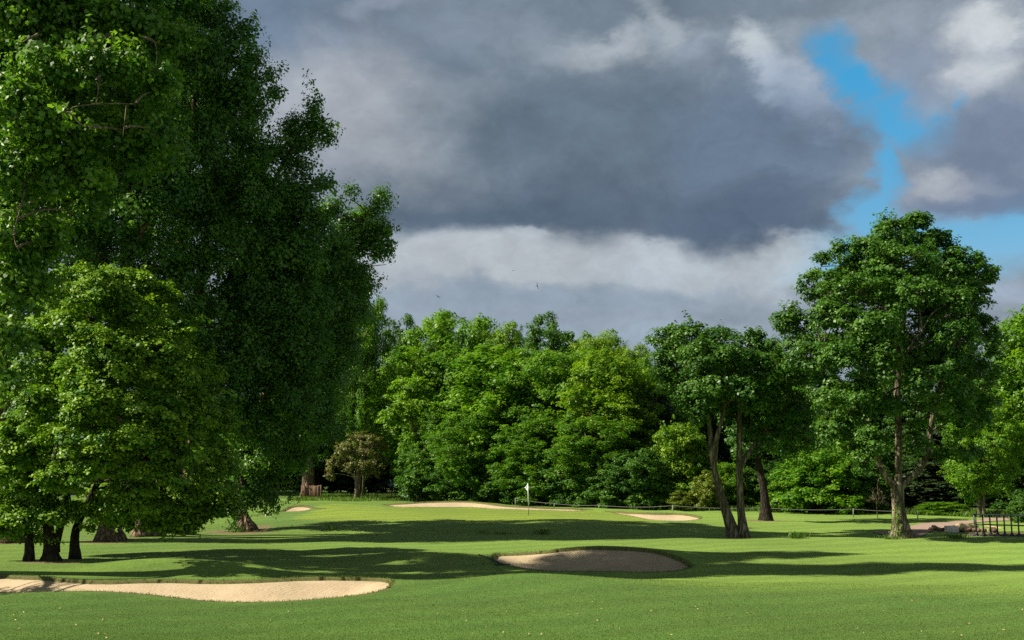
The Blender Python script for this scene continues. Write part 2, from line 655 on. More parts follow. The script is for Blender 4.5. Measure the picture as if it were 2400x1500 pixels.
def auto_lobes(w, h, low, n, shape='round', seed=0):
    g = np.random.default_rng(seed)
    out = []
    for i in range(n):
        u = (i + g.random()) / n
        z = low + (h - low) * (0.06 + 0.86 * u)
        if shape == 'round':
            pr = max(0.35, 1 - abs(2 * (u * 0.80 + 0.06) - 1) ** 3.0)
        elif shape == 'cone':
            pr = 1.02 - u * 0.9
        elif shape == 'dome':
            pr = math.sqrt(max(0.12, 1 - (u * 0.95) ** 3.0))
        else:
            pr = 1.0
        a = i * 2.39996 + g.uniform(-.4, .4)
        rr = pr * (w / 2) * g.uniform(0.45, 0.78)
        s = (w / 2) * g.uniform(0.28, 0.44) * (0.75 + 0.25 * pr)
        out.append((rr * math.cos(a), rr * math.sin(a), z, s * 1.1, s * 1.1, s * g.uniform(0.7, 0.95)))
    out.append((0, 0, low + (h - low) * 0.45, w * 0.27, w * 0.27, (h - low) * 0.33))
    return np.array(out)


def proto_tree(name, w, h, low, n, mats, n_leaf, leaf, clump_r, shape='round', seed=0, trunk_r=0.18, stems=1, **kw):
    root = thing(name, None, None, (0, 0, 0))
    L = auto_lobes(w, h, low, n, shape, seed)
    cr, cc, own = crown('crown', L, mats[0], root, n_leaf, leaf, clump_r, **kw)
    mb, skel = MB(), []
    for s in range(stems):
        a = s * 2.4 + seed
        sp = 0.0 if stems == 1 else 0.35
        pts = spline(np.array([(sp * math.cos(a), sp * math.sin(a), -0.15), (sp * 1.5 * math.cos(a) + .1, sp * 1.5 * math.sin(a), h * .22),
                               (sp * 3.2 * math.cos(a) - .1, sp * 3.2 * math.sin(a) + .1, h * .5), (sp * 4.2 * math.cos(a), sp * 4.2 * math.sin(a), h * .82)]), 5)
        mb.tube(pts, np.linspace(trunk_r, trunk_r * .25, len(pts)), 9, True, 0.6, 0.05, 0.4)
        skel.append(pts)
    branches(mb, np.vstack(skel), L, cc, own, 0.045, 0.014, 0.25)
    mb.build('trunk', mats[1], root, True)
    return root


def kids(o):
    return [c for c in bpy.data.objects if c.parent == o]


KIDS = {}
USED = set()


def plant(proto, label, cat, group, loc, sx, sz, rz, col=(1, 1, 1)):
    """put a copy of a plant down: the plant and each of its parts copied, meshes shared"""
    if proto.name not in KIDS:
        KIDS[proto.name] = kids(proto)
    ks = KIDS[proto.name]
    if proto.name not in USED:
        USED.add(proto.name)
        r, cs = proto, ks
    else:
        r = proto.copy()
        COL.objects.link(r)
        cs = []
        for k in ks:
            c = k.copy()
            COL.objects.link(c)
            c.parent = r
            cs.append(c)
    r.location = tuple(float(v) for v in loc)
    r.scale = (sx, sx, sz)
    r.rotation_euler = (0, 0, rz)
    for c in cs:
        c.color = (*col, 1)
    tag(r, label, cat, group)
    return r

# ------------------------------------------------------------------ materials
M = {}
M['leaf_plane'] = leaf_mat('plane_leaf', (0.042, 0.125, 0.014), (0.200, 0.350, 0.028), 0.46, 0.46, 0.38)
M['leaf_poplar'] = leaf_mat('poplar_leaf', (0.038, 0.120, 0.017), (0.155, 0.300, 0.032), 0.44, 0.44, 0.42)
M['leaf_lime'] = leaf_mat('hornbeam_leaf', (0.036, 0.130, 0.009), (0.245, 0.395, 0.022), 0.30, 0.48, 0.30)
M['leaf_oak'] = leaf_mat('oak_leaf', (0.032, 0.108, 0.012), (0.132, 0.265, 0.028), 0.36, 0.46, 0.36)
M['leaf_ash'] = leaf_mat('ash_leaf', (0.050, 0.165, 0.008), (0.235, 0.390, 0.016), 0.46, 0.47, 0.35)
M['leaf_dark'] = leaf_mat('laurel_leaf', (0.022, 0.080, 0.009), (0.110, 0.230, 0.022), 0.32, 0.50, 0.25)
M['leaf_yew'] = leaf_mat('spruce_needle', (0.020, 0.044, 0.014), (0.060, 0.092, 0.030), 0.15, 0.5, 0.3)
M['leaf_dry'] = leaf_mat('hawthorn_leaf', (0.085, 0.105, 0.020), (0.210, 0.205, 0.050), 0.30, 0.5, 0.3)
M['leaf_gold'] = leaf_mat('golden_leaf', (0.130, 0.165, 0.012), (0.290, 0.290, 0.022), 0.34, 0.47, 0.35)
M['leaf_fallen'] = leaf_mat('fallen_leaf', (0.36, 0.30, 0.13), (0.50, 0.44, 0.24), 0.15, 0.6, 0.3)
M['blade'] = leaf_mat('grass_blade', (0.050, 0.120, 0.012), (0.140, 0.225, 0.030), 0.35, 0.5, 0.3)
M['bark_oak'] = bark_mat('oak_bark', (0.030, 0.023, 0.015), (0.26, 0.21, 0.145), 5.0, 0.16, 1.0, 0.35)
M['bark_pop'] = bark_mat('poplar_bark', (0.035, 0.024, 0.016), (0.26, 0.180, 0.115), 4.6, 0.20, 1.2, 0.1)
M['bark_dark'] = bark_mat('dark_bark', (0.012, 0.010, 0.008), (0.050, 0.038, 0.026), 8.0, 0.25, 0.9, 0.3)
M['bark_pale'] = bark_mat('pale_bark', (0.07, 0.055, 0.035), (0.24, 0.19, 0.12), 6.0, 0.3, 0.6, 0.25)
M['soil'] = simple_mat('bare_soil', (0.11, 0.072, 0.045), 0.95, 0, 0.5, 3.0, 0.8)
M['black_metal'] = simple_mat('black_painted_steel', (0.012, 0.014, 0.018), 0.38, 0.0, 0.3, 20)
M['grey_metal'] = simple_mat('worn_steel_rail', (0.22, 0.23, 0.26), 0.35, 0.6, 0.25, 14)
M['white_paint'] = simple_mat('white_paint', (0.78, 0.78, 0.75), 0.5, 0, 0.06, 9)
M['cream_plastic'] = simple_mat('cream_plastic', (0.70, 0.66, 0.42), 0.5, 0, 0.08, 9)
M['rope'] = simple_mat('pale_rope', (0.14, 0.14, 0.115), 0.9, 0, 0.2, 40)
M['post'] = simple_mat('grey_post', (0.20, 0.20, 0.18), 0.8, 0, 0.25, 10)
M['timber'] = simple_mat('brown_timber', (0.15, 0.085, 0.048), 0.85, 0, 0.5, 5.0, 0.6)
M['stone'] = simple_mat('dark_stone', (0.075, 0.066, 0.055), 0.95, 0, 0.6, 4.0, 1.0)
M['concrete'] = simple_mat('pale_concrete', (0.58, 0.53, 0.44), 0.9, 0, 0.15, 7.0, 0.4)
M['dead_wood'] = simple_mat('dead_wood', (0.36, 0.26, 0.155), 0.9, 0, 0.4, 6.0, 0.5)
M['flag'] = simple_mat('white_flag_cloth', (0.80, 0.80, 0.82), 0.8, 0, 0.05, 14)
M['mark'] = simple_mat('dark_print', (0.05, 0.05, 0.09), 0.8, 0, 0.1, 8)
M['rake'] = simple_mat('dark_green_plastic', (0.008, 0.022, 0.016), 0.4, 0, 0.2, 8)
M['bird'] = simple_mat('dark_feather', (0.03, 0.03, 0.035), 0.8, 0, 0.3, 20)
M['skin'] = simple_mat('skin', (0.48, 0.29, 0.21), 0.6, 0, 0.08, 8)
M['shirt'] = simple_mat('blue_shirt_cloth', (0.02, 0.13, 0.55), 0.8, 0, 0.15, 8)
M['shorts'] = simple_mat('navy_shorts_cloth', (0.012, 0.014, 0.045), 0.8, 0, 0.2, 8)
M['shoe'] = simple_mat('white_shoe', (0.65, 0.64, 0.62), 0.6, 0, 0.1, 8)
M['hair'] = simple_mat('dark_hair', (0.03, 0.02, 0.015), 0.7, 0, 0.3, 30)


def ground_material():
    m, t = material('turf')
    geo = t.n('ShaderNodeNewGeometry').outputs['Position']
    A = lambda nm: t.n('ShaderNodeAttribute', {'attribute_name': nm}).outputs['Fac']
    big = t.noise(geo, 0.16, 4.0, 0.55)
    mid = t.noise(geo, 0.9, 5.0, 0.6)
    mpx = t.n('ShaderNodeMapping', None, Vector=geo, Scale=(0.35, 1.5, 1.0)).outputs[0]
    streak = t.noise(mpx, 1.1, 5.0, 0.6)
    fine = t.noise(geo, 14.0, 4.0, 0.75)
    grain = t.noise(geo, 45.0, 3.0, 0.8)
    c = t.mix(t.remap(big, 0.35, 0.65), (0.050, 0.112, 0.014), (0.100, 0.166, 0.018))
    c = t.mix(t.remap(mid, 0.42, 0.68, 0.0, 0.65), c, (0.105, 0.165, 0.028))
    c = t.mix(t.remap(streak, 0.50, 0.72, 0.0, 0.55), c, (0.045, 0.104, 0.018))
    dry = t.noise(geo, 0.42, 5.0, 0.62)
    c = t.mix(t.remap(dry, 0.60, 0.74, 0.0, 0.5), c, (0.165, 0.160, 0.050))
    sx = t.n('ShaderNodeSeparateXYZ', None, Vector=geo)
    zone = t.math('ADD', t.math('MULTIPLY_ADD', sx.outputs[0], 0.10, sx.outputs[1]), t.math('MULTIPLY', t.math('SUBTRACT', big, 0.5), 5.0))
    fair = t.remap(zone, 33.0, 37.5, 0.0, 1.0, 'SMOOTHSTEP')
    c = t.mix(t.math('MULTIPLY', t.math('SUBTRACT', 1.0, fair), 0.55), c, t.mix(mid, (0.030, 0.096, 0.014), (0.054, 0.126, 0.018)))
    rf = t.math('MULTIPLY', fair, t.remap(sx.outputs[0], -14.0, 8.0, 0.25, 0.95))
    c = t.mix(rf, c, t.mix(streak, (0.112, 0.200, 0.020), (0.180, 0.262, 0.040)))
    # putting green: shorter and yellower
    gsoft = t.remap(t.math('ADD', A('green'), t.math('MULTIPLY', t.math('SUBTRACT', mid, 0.5), 0.25)), 0.42, 0.58)
    collar = t.math('MULTIPLY', t.remap(A('green'), 0.06, 0.25), t.math('SUBTRACT', 1.0, gsoft))
    c = t.mix(t.math('MULTIPLY', collar, 0.6), c, (0.062, 0.132, 0.024))
    gcol = t.mix(t.remap(mid, 0.3, 0.7), (0.150, 0.210, 0.016), (0.185, 0.235, 0.022))
    c = t.mix(gsoft, c, gcol)
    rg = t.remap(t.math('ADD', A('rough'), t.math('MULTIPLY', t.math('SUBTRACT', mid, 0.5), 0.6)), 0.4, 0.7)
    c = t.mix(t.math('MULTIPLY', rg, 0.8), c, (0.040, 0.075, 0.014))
    clump = t.noise(geo, 3.4, 5.0, 0.7)
    c = t.mix(t.remap(clump, 0.50, 0.72, 0.0, 0.55), c, (0.034, 0.085, 0.014))
    c = t.mix(t.remap(clump, 0.28, 0.44, 0.40, 0.0), c, (0.175, 0.205, 0.045))
    gm = t.remap(fine, 0.25, 0.75, 0.72, 1.28)
    gm2 = t.remap(grain, 0.25, 0.75, 0.82, 1.18)
    mrot = t.n('ShaderNodeMapping', None, Vector=geo, Rotation=(0, 0, R(62)), Scale=(1, 1, 1)).outputs[0]
    mow = t.n('ShaderNodeTexWave', {'wave_type': 'BANDS', 'bands_direction': 'X'}, Vector=mrot, Scale=0.16, Distortion=1.2, Detail=2.0, Detail_Scale=0.6).outputs['Fac']
    wide = t.noise(geo, 0.07, 3.0, 0.5)
    gmm = t.math('MULTIPLY', t.math('MULTIPLY', gm, gm2), t.math('MULTIPLY', t.remap(mow, 0.35, 0.65, 0.89, 1.08), t.remap(wide, 0.35, 0.65, 0.76, 1.18)))
    c = t.mix(1.0, c, t.n('ShaderNodeCombineColor', None, i0=gmm, i1=gmm, i2=gmm), 'MULTIPLY')
    dr = t.remap(t.math('ADD', A('dirt'), t.math('MULTIPLY', t.math('SUBTRACT', fine, 0.5), 0.8)), 0.35, 0.65)
    soil = t.mix(fine, (0.055, 0.034, 0.020), (0.24, 0.15, 0.09))
    c = t.mix(dr, c, soil)
    lp = t.remap(t.math('ADD', A('lip'), t.math('MULTIPLY', t.math('SUBTRACT', fine, 0.5), 0.9)), 0.35, 0.8)
    c = t.mix(t.math('MULTIPLY', lp, 0.85), c, (0.12, 0.085, 0.038))
    c = t.mix(A('pit'), c, t.mix(fine, (0.035, 0.020, 0.012), (0.13, 0.085, 0.05)))
    hgt = t.math('ADD', t.math('MULTIPLY', fine, 0.6), grain)
    bp = t.n('ShaderNodeBump', None, Strength=0.9, Distance=0.035, Height=t.math('ADD', hgt, t.math('MULTIPLY', clump, 1.2)))
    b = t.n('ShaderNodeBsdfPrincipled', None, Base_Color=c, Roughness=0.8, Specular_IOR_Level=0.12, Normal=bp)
    t.set(b, 'Sheen Weight', 0.25)
    t.set(b, 'Sheen Roughness', 0.5)
    t.set(b, 'Sheen Tint', (0.55, 0.8, 0.25))
    t.n('ShaderNodeOutputMaterial', None, Surface=b)
    return m


def sand_material():
    m, t = material('bunker_sand')
    geo = t.n('ShaderNodeNewGeometry').outputs['Position']
    ed = t.n('ShaderNodeAttribute', {'attribute_name': 'edge'}).outputs['Fac']
    a = t.noise(geo, 1.3, 5.0, 0.6)
    f = t.noise(geo, 22.0, 4.0, 0.7)
    mp = t.n('ShaderNodeMapping', None, Vector=geo, Rotation=(0, 0, 0.5), Scale=(1, 1, 1)).outputs[0]
    wv = t.n('ShaderNodeTexWave', {'wave_type': 'BANDS', 'bands_direction': 'X'}, Vector=mp, Scale=2.6, Distortion=5.0, Detail=3.0, Detail_Scale=1.6).outputs['Fac']
    pk = t.n('ShaderNodeTexVoronoi', None, Vector=geo, Scale=3.2, Randomness=1.0).outputs['Distance']
    pits = t.remap(pk, 0.02, 0.16)
    c = t.mix(t.remap(a, 0.3, 0.7), (0.385, 0.295, 0.180), (0.47, 0.37, 0.24))
    c = t.mix(t.remap(f, 0.55, 0.75, 0.0, 0.5), c, (0.27, 0.19, 0.11))
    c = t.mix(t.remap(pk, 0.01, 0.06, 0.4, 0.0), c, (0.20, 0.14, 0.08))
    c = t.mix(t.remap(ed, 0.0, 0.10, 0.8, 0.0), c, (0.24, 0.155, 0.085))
    dune = t.noise(geo, 6.5, 4.0, 0.6, 0.8)
    c = t.mix(t.remap(dune, 0.52, 0.70, 0.0, 0.28), c, (0.33, 0.24, 0.145))
    h = t.math('ADD', t.math('MULTIPLY_ADD', dune, 1.4, t.math('MULTIPLY', wv, 0.22)), t.math('ADD', t.math('MULTIPLY', f, 0.55), t.math('MULTIPLY', pits, 0.25)))
    bp = t.n('ShaderNodeBump', None, Strength=0.5, Distance=0.035, Height=h)
    b = t.n('ShaderNodeBsdfPrincipled', None, Base_Color=c, Roughness=0.95, Specular_IOR_Level=0.1, Normal=bp)
    t.n('ShaderNodeOutputMaterial', None, Surface=b)
    return m


def path_material():
    m, t = material('gravel_path')
    geo = t.n('ShaderNodeNewGeometry').outputs['Position']
    a = t.noise(geo, 0.7, 4.0)
    f = t.noise(geo, 25.0, 4.0, 0.75)
    c = t.mix(a, (0.25, 0.175, 0.135), (0.36, 0.27, 0.215))
    c = t.mix(t.remap(f, 0.5, 0.75, 0, 0.6), c, (0.16, 0.11, 0.085))
    bp = t.n('ShaderNodeBump', None, Strength=0.5, Distance=0.02, Height=f)
    b = t.n('ShaderNodeBsdfPrincipled', None, Base_Color=c, Roughness=0.95, Specular_IOR_Level=0.1, Normal=bp)
    t.n('ShaderNodeOutputMaterial', None, Surface=b)
    return m


# ------------------------------------------------------------------ sky: Nishita with a procedural cloud deck
def build_world():
    w = bpy.data.worlds.new('World')
    SC.world = w
    w.use_nodes = True
    t = NT(w.node_tree)
    gain = 2 ** EXPO * 0.1
    tc = t.n('ShaderNodeTexCoord').outputs['Generated']
    sep = t.n('ShaderNodeSeparateXYZ', None, Vector=tc)
    az = t.math('ARCTAN2', sep.outputs[0], sep.outputs[1])
    el = t.math('ARCSINE', sep.outputs[2])
    vec = t.n('ShaderNodeCombineXYZ', None, X=az, Y=el, Z=0.0).outputs[0]
    # wandering of every outline
    sq = t.n('ShaderNodeMapping', None, Vector=vec, Scale=(1.0, 1.6, 1.0)).outputs[0]
    w1 = t.n('ShaderNodeTexNoise', None, Vector=sq, Scale=9.0, Detail=7.0, Roughness=0.58)
    off = t.n('ShaderNodeVectorMath', {'operation': 'SUBTRACT'}, i0=w1.outputs['Color'], i1=(0.5, 0.5, 0.5)).outputs[0]
    wv = t.n('ShaderNodeVectorMath', {'operation': 'MULTIPLY_ADD'}, i0=off, i1=(0.14, 0.075, 0.0), i2=vec).outputs[0]
    fl = t.noise(sq, 30.0, 8.0, 0.62, 0.4)
    puff = t.noise(sq, 13.0, 7.0, 0.60, 0.2)

    def blob(px, py, rx, ry, rot=0.0, lo=0.35, hi=1.35, ragged=0.35, v=None):
        a = math.atan2(px - CX, F)
        e = math.atan2(YH - py, math.hypot(F, px - CX))
        mp = t.n('ShaderNodeMapping', {'vector_type': 'TEXTURE'}, Vector=v or wv, Location=(a, e, 0), Rotation=(0, 0, R(rot)), Scale=(rx / F, ry / F, 1.0)).outputs[0]
        ln = t.n('ShaderNodeVectorMath', {'operation': 'LENGTH'}, i0=mp).outputs['Value']
        ln = t.math('MULTIPLY_ADD', t.math('SUBTRACT', fl, 0.5), ragged, ln)
        return t.remap(ln, lo, hi, 1.0, 0.0, 'SMOOTHSTEP')

    def C(rgb):
        return [v / gain for v in lin((rgb[0] * 0.985, rgb[1] * 1.004, rgb[2]))]

    col = t.mix(t.remap(puff, 0.3, 0.7), C((132, 144, 159)), C((156, 164, 176)))
    layers = [  # px, py, rx, ry, rot, colour, strength
        (660, 40, 380, 130, 0, (110, 127, 150), .9), (1000, 130, 260, 90, 10, (108, 122, 140), .8),
        (1500, 10, 800, 60, 0, (108, 122, 138), .75), (900, 10, 120, 25, 0, (156, 164, 182), .6),
        (770, 250, 200, 180, 20, (172, 175, 185), .85), (970, 320, 190, 130, 0, (162, 166, 176), .75), (1120, 80, 240, 60, 0, (134, 145, 161), .6), (800, 420, 160, 90, 0, (148, 155, 167), .7),
        (1400, 310, 440, 190, 0, (100, 115, 132), .92), (1780, 330, 260, 200, 0, (106, 122, 144), .95), (1020, 460, 240, 80, 0, (101, 114, 131), .75),
        (1150, 500, 320, 45, 0, (90, 106, 126), .8), (1500, 490, 500, 80, -2, (88, 103, 123), .85), (1780, 500, 210, 70, 0, (92, 107, 130), .85),
        (1180, 615, 440, 80, 0, (184, 188, 196), .95), (1000, 590, 160, 40, 0, (184, 188, 196), .7), (1640, 635, 300, 76, 0, (178, 184, 194), .95),
        (1240, 545, 70, 22, 0, (190, 196, 203), .55), (1560, 590, 120, 34, -8, (190, 196, 205), .6), (1700, 620, 90, 30, -10, (184, 190, 200), .6),
        (1200, 720, 800, 45, 0, (152, 164, 180), .75), (1350, 690, 420, 26, 0, (142, 156, 173), .6), (1400, 790, 700, 40, 0, (160, 173, 190), .75)]
    wisps = [(1390, 110, 120, 40, 8, (172, 178, 188), .7), (1440, 80, 50, 26, 0, (184, 189, 198), .6), (1550, 60, 60, 40, -35, (182, 189, 199), .75), (1800, 125, 110, 38, -38, (208, 213, 219), .95), (1850, 165, 90, 60, -40, (170, 180, 197), .8),
             (1880, 210, 60, 70, 0, (142, 157, 182), .7), (1840, 600, 80, 50, -20, (204, 208, 214), .8), (1620, 110, 60, 30, 0, (146, 158, 175), .6)]
    for px, py, rx, ry, rot, rgb, k in layers:
        b = t.math('MULTIPLY', blob(px, py, rx, ry, rot), k)
        col = t.mix(b, col, C(rgb))
    for px, py, rx, ry, rot, rgb, k in wisps:
        b = t.math('MULTIPLY', blob(px, py, rx, ry, rot, lo=0.1, hi=1.45, ragged=1.5), k)
        col = t.mix(b, col, C(rgb))
    # gap of blue sky
    gaps = [(1985, 165, 55, 88, 25), (2080, 260, 120, 62, -20), (2050, 400, 45, 130, 12), (2030, 520, 70, 70, 0), (2230, 590, 290, 70, 0), (2390, 560, 80, 80, 0), (2250, 230, 30, 22, 0), (1960, 600, 50, 50, 0)]
    gap = None
    for g in gaps:
        b = blob(*g, lo=0.35, hi=1.6, ragged=0.8)
        gap = b if gap is None else t.math('MAXIMUM', gap, b)
    sky = t.n('ShaderNodeTexSky', {'sky_type': 'NISHITA', 'sun_disc': False, 'sun_elevation': R(SUN_EL), 'sun_rotation': R(-90 - SUN_AZ),
                                   'air_density': 1.0, 'dust_density': 0.4, 'ozone_density': 3.0})
    sk = t.n('ShaderNodeHueSaturation', None, Saturation=1.30, Value=1.0, Color=t.mix(1.0, sky.outputs[0], t.mix(t.remap(el, 0.12, 0.33), (0.64, 0.64, 0.61), (0.72, 0.94, 0.86)), 'MULTIPLY')).outputs[0]
    col = t.mix(gap, col, sk)
    over = [(2290, 110, 150, 100, 0, (158, 165, 180), .85), (2360, 60, 90, 44, 0, (210, 213, 218), .9), (2340, 175, 90, 50, 0, (198, 201, 209), .9), (2150, 150, 90, 70, 20, (140, 152, 174), .8),
            (2340, 360, 190, 120, 0, (120, 133, 157), .97), (2190, 425, 62, 46, 0, (186, 189, 198), .9), (2230, 440, 110, 40, 0, (150, 156, 172), .6), (2310, 480, 170, 34, 0, (112, 128, 155), .85), (2390, 705, 120, 26, 0, (160, 172, 192), .8)]
    for px, py, rx, ry, rot, rgb, k in over:
        b = t.math('MULTIPLY', blob(px, py, rx, ry, rot, lo=0.35, hi=1.5, ragged=0.7), k)
        col = t.mix(b, col, C(rgb))
    md = t.math('MULTIPLY', t.remap(puff, 0.25, 0.75, 0.84, 1.16), t.remap(t.noise(wv, 34.0, 8.0, 0.68, 0.8), 0.3, 0.7, 0.93, 1.08))
    md = t.math('ADD', t.math('MULTIPLY', md, t.math('SUBTRACT', 1.0, gap)), gap)
    col = t.mix(1.0, col, t.n('ShaderNodeCombineColor', None, i0=md, i1=md, i2=md), 'MULTIPLY')
    # unseen sky dimmed overhead to deepen shadows, brightened low behind the viewer as fill
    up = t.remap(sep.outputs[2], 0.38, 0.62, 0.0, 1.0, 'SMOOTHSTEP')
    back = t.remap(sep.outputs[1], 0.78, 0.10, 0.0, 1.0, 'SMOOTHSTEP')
    low = t.math('MULTIPLY_ADD', back, 0.7, 1.0)                    # added fill behind the viewer, lights the tree fronts
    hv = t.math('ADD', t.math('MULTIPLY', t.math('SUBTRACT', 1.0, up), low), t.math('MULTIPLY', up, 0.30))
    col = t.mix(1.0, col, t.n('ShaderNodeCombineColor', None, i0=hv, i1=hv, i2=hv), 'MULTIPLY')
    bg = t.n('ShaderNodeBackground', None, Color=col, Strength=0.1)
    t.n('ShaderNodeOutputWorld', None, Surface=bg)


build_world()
el, az = R(SUN_EL), R(SUN_AZ)
sd = bpy.data.lights.new('sun', 'SUN')
sd.energy = 5.0
sd.angle = R(0.6)
sd.color = (1.0, 0.93, 0.79)
so = link(bpy.data.objects.new('sun', sd))
so.rotation_euler = Vector((math.cos(el) * math.cos(az), math.cos(el) * math.sin(az), -math.sin(el))).to_track_quat('-Z', 'Y').to_euler()
so.location = (-60, 0, 60)

cam = bpy.data.cameras.new('camera')
cam.sensor_width = 36.0
cam.lens = 36.0 * F / 2400.0
cam.shift_y = (YH - 750.0) / 2400.0
cam.clip_start = 0.1
cam.clip_end = 4000.0
co = link(bpy.data.objects.new('camera', cam))
co.location = (0, 0, H)
co.rotation_euler = (R(90), 0, 0)
SC.camera = co
SC.view_settings.view_transform = 'Standard'
SC.view_settings.look = 'None'
SC.view_settings.exposure = EXPO
SC.view_settings.gamma = 1.0
SC.render.engine = 'CYCLES'
SC.cycles.use_denoising = False
SC.cycles.max_bounces = 6
SC.cycles.diffuse_bounces = 3
SC.cycles.glossy_bounces = 2
SC.cycles.transmission_bounces = 4
SC.cycles.caustics_reflective = False
SC.cycles.caustics_refractive = False

# ------------------------------------------------------------------ placement of the ground and the bunkers
B = {k: ground_at(*v) for k, v in {
    'oak': (2110, 1262), 'twin': (1728, 1260), 'third': (1793, 1220), 'lime': (118, 1314), 'pop1': (12, 1270), 'pop2': (252, 1267), 'pop3': (350, 1257),
    'pop4': (432, 1253), 'pop5': (574, 1242), 'haw': (836, 1172), 'hut': (727, 1170)}.items()}
print({k: [round(float(x), 2) for x in v] for k, v in B.items()})


def dirt(px, py, rx, ry, k=1.0):
    g = ground_at(px, py)
    DIRT.append((g[0], g[1], rx, ry, k))


dirt(560, 1247, 2.0, 1.6)
dirt(600, 1236, 1.0, 1.2, .9)
dirt(255, 1268, 1.6, 1.5, .9)
dirt(120, 1316, 1.3, 1.2, .9)
dirt(15, 1270, 1.8, 1.5, .9)
dirt(1793, 1221, 2.0, 1.2, .8)
dirt(2110, 1262, 1.0, 0.9, .55)
dirt(1735, 1262, .9, .8, .5)
dirt(725, 1171, 2.0, 1.5, .9)
dirt(2240, 1246, 1.6, 1.6, 1.0)
dirt(2320, 1250, 2.4, 1.6, .95)
dirt(2250, 1273, 1.2, .35, .45)
dirt(1780, 1214, 4.0, 1.0, .5)

build_ground(ground_material())
SAND = sand_material()
blabels = {
    'front': 'long pale sand bunker in the foreground below the grassy mound',
    'middle': 'dimly lit sand bunker with a humped back lip in mid fairway',
    'green_left': 'small sand bunker beside the white hoops left of the putting green',
    'back': 'thin strip of sand bunker behind the putting green and the flag',
    'green_right': 'small sunlit sand bunker between the flag and the twin trunked tree',
}
for k, lab in blabels.items():
    far = k not in ('front', 'middle')
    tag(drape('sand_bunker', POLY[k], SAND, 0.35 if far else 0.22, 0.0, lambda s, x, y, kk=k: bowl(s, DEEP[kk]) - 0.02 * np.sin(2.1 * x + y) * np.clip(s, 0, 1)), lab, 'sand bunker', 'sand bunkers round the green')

pathpts = np.array([ground_at(*q) for q in [(2048, 1248), (2085, 1242), (2130, 1235), (2180, 1226), (2240, 1222), (2300, 1220), (2300, 1215), (2420, 1214), (2420, 1220), (2330, 1222), (2270, 1228),
                                            (2215, 1237), (2180, 1247), (2165, 1256), (2140, 1260), (2090, 1257)]])
tag(drape('path', densify(pathpts, 4), path_material(), 0.4, 0.03), kind='structure')


# ------------------------------------------------------------------ the oak at the right
b = B['oak']
grown_tree('oak_tree', 'tall broad oak with a three forked trunk beside the gravel path', 'tree', b, [
    (2085, 560, 48, 40, 0), (2140, 538, 34, 26, .5), (2078, 530, 26, 18, .2), (2148, 522, 22, 14, .3), (2040, 596, 52, 38, -.5), (2246, 618, 36, 32, .2), (1925, 625, 32, 26, 0), (1905, 675, 30, 28, -.3), (2100, 690, 60, 40, -1), (2190, 590, 52, 46, .5), (1970, 620, 42, 42, 0), (2110, 620, 80, 50, -1.5),
    (2240, 640, 62, 52, 0), (2290, 640, 34, 30, .5), (1945, 690, 46, 40, -1), (2020, 690, 62, 40, -2.5), (2140, 690, 70, 40, -2.8), (2220, 715, 62, 42, -2.2), (2285, 715, 38, 42, 0), (1870, 765, 48, 38, 0),
    (1950, 760, 60, 42, -2), (2050, 770, 62, 40, -3.2), (2150, 790, 50, 34, -2.0), (2240, 800, 60, 50, -3), (2300, 790, 42, 52, 0), (1835, 780, 28, 22, 0), (1900, 840, 56, 42, -1),
    (1990, 850, 66, 44, -3), (2080, 870, 46, 30, -3.3), (1940, 920, 50, 38, -1.5), (2020, 940, 50, 40, -2.8), (2075, 960, 36, 30, -2.5), (2180, 890, 60, 40, -3.2), (2250, 900, 56, 46, -2),
    (2300, 890, 44, 52, -.5), (2250, 985, 48, 40, -1.5), (2180, 970, 44, 38, -2.2), (2300, 960, 34, 44, 0), (2045, 1040, 42, 36, -2.4), (2150, 1040, 34, 26, -1.6), (2250, 1055, 46, 34, -.6), (1960, 1010, 40, 34, -1.2), (2025, 1085, 26, 22, -2.2), (2000, 1000, 36, 30, -2), (2315, 650, 14, 16, 0.4), (1890, 700, 20, 14, .3),
    (2000, 720, 90, 90, 2.8), (2170, 740, 110, 110, 3), (2070, 870, 130, 90, 3.4), (2240, 880, 70, 80, 2.6), (1900, 820, 60, 50, 2.2), (2100, 600, 70, 60, 2.0)],
    [[(2112, 1264, 44), (2110, 1232, 34), (2106, 1190, 28), (2103, 1150, 30), (2102, 1132, 26)],
     [(2104, 1150, 24), (2105, 1110, 17), (2106, 1060, 16), (2106, 1000, 16), (2102, 925, 14), (2108, 850, 12), (2102, 760, 12), (2112, 640, 8), (2110, 540, 4)],
     [(2098, 1142, 20), (2080, 1122, 16), (2068, 1100, 14), (2058, 1080, 12), (2048, 1040, 11, -.4), (2030, 985, 11, -.8), (1990, 920, 8, -1), (1930, 850, 5, -1)],
     [(2110, 1142, 20), (2130, 1124, 17), (2152, 1104, 15), (2168, 1080, 14), (2176, 1050, 13), (2182, 1000, 11), (2195, 930, 10), (2225, 840, 9), (2260, 730, 5)],
     [(2104, 860, 9, -2), (2128, 822, 6, -2.6), (2142, 795, 4, -3), (2160, 778, 2.5, -3.2)],
     [(2104, 930, 12), (2088, 935, 9, -1.2), (2060, 915, 6, -1.8), (2030, 880, 4, -2)]],
    (M['leaf_oak'], M['bark_oak']), 150000, 0.135, 0.40, per=75, deep=0.95, flare=0.85, flare_h=0.5, inner=0.14, low=0.45, sprig=0.30, up=0.62, bough=.88, tint=(0.42, 0.20), thick=0.05, frac=0.45)
oak = [o for o in bpy.data.objects if o.name == 'oak_tree'][0]
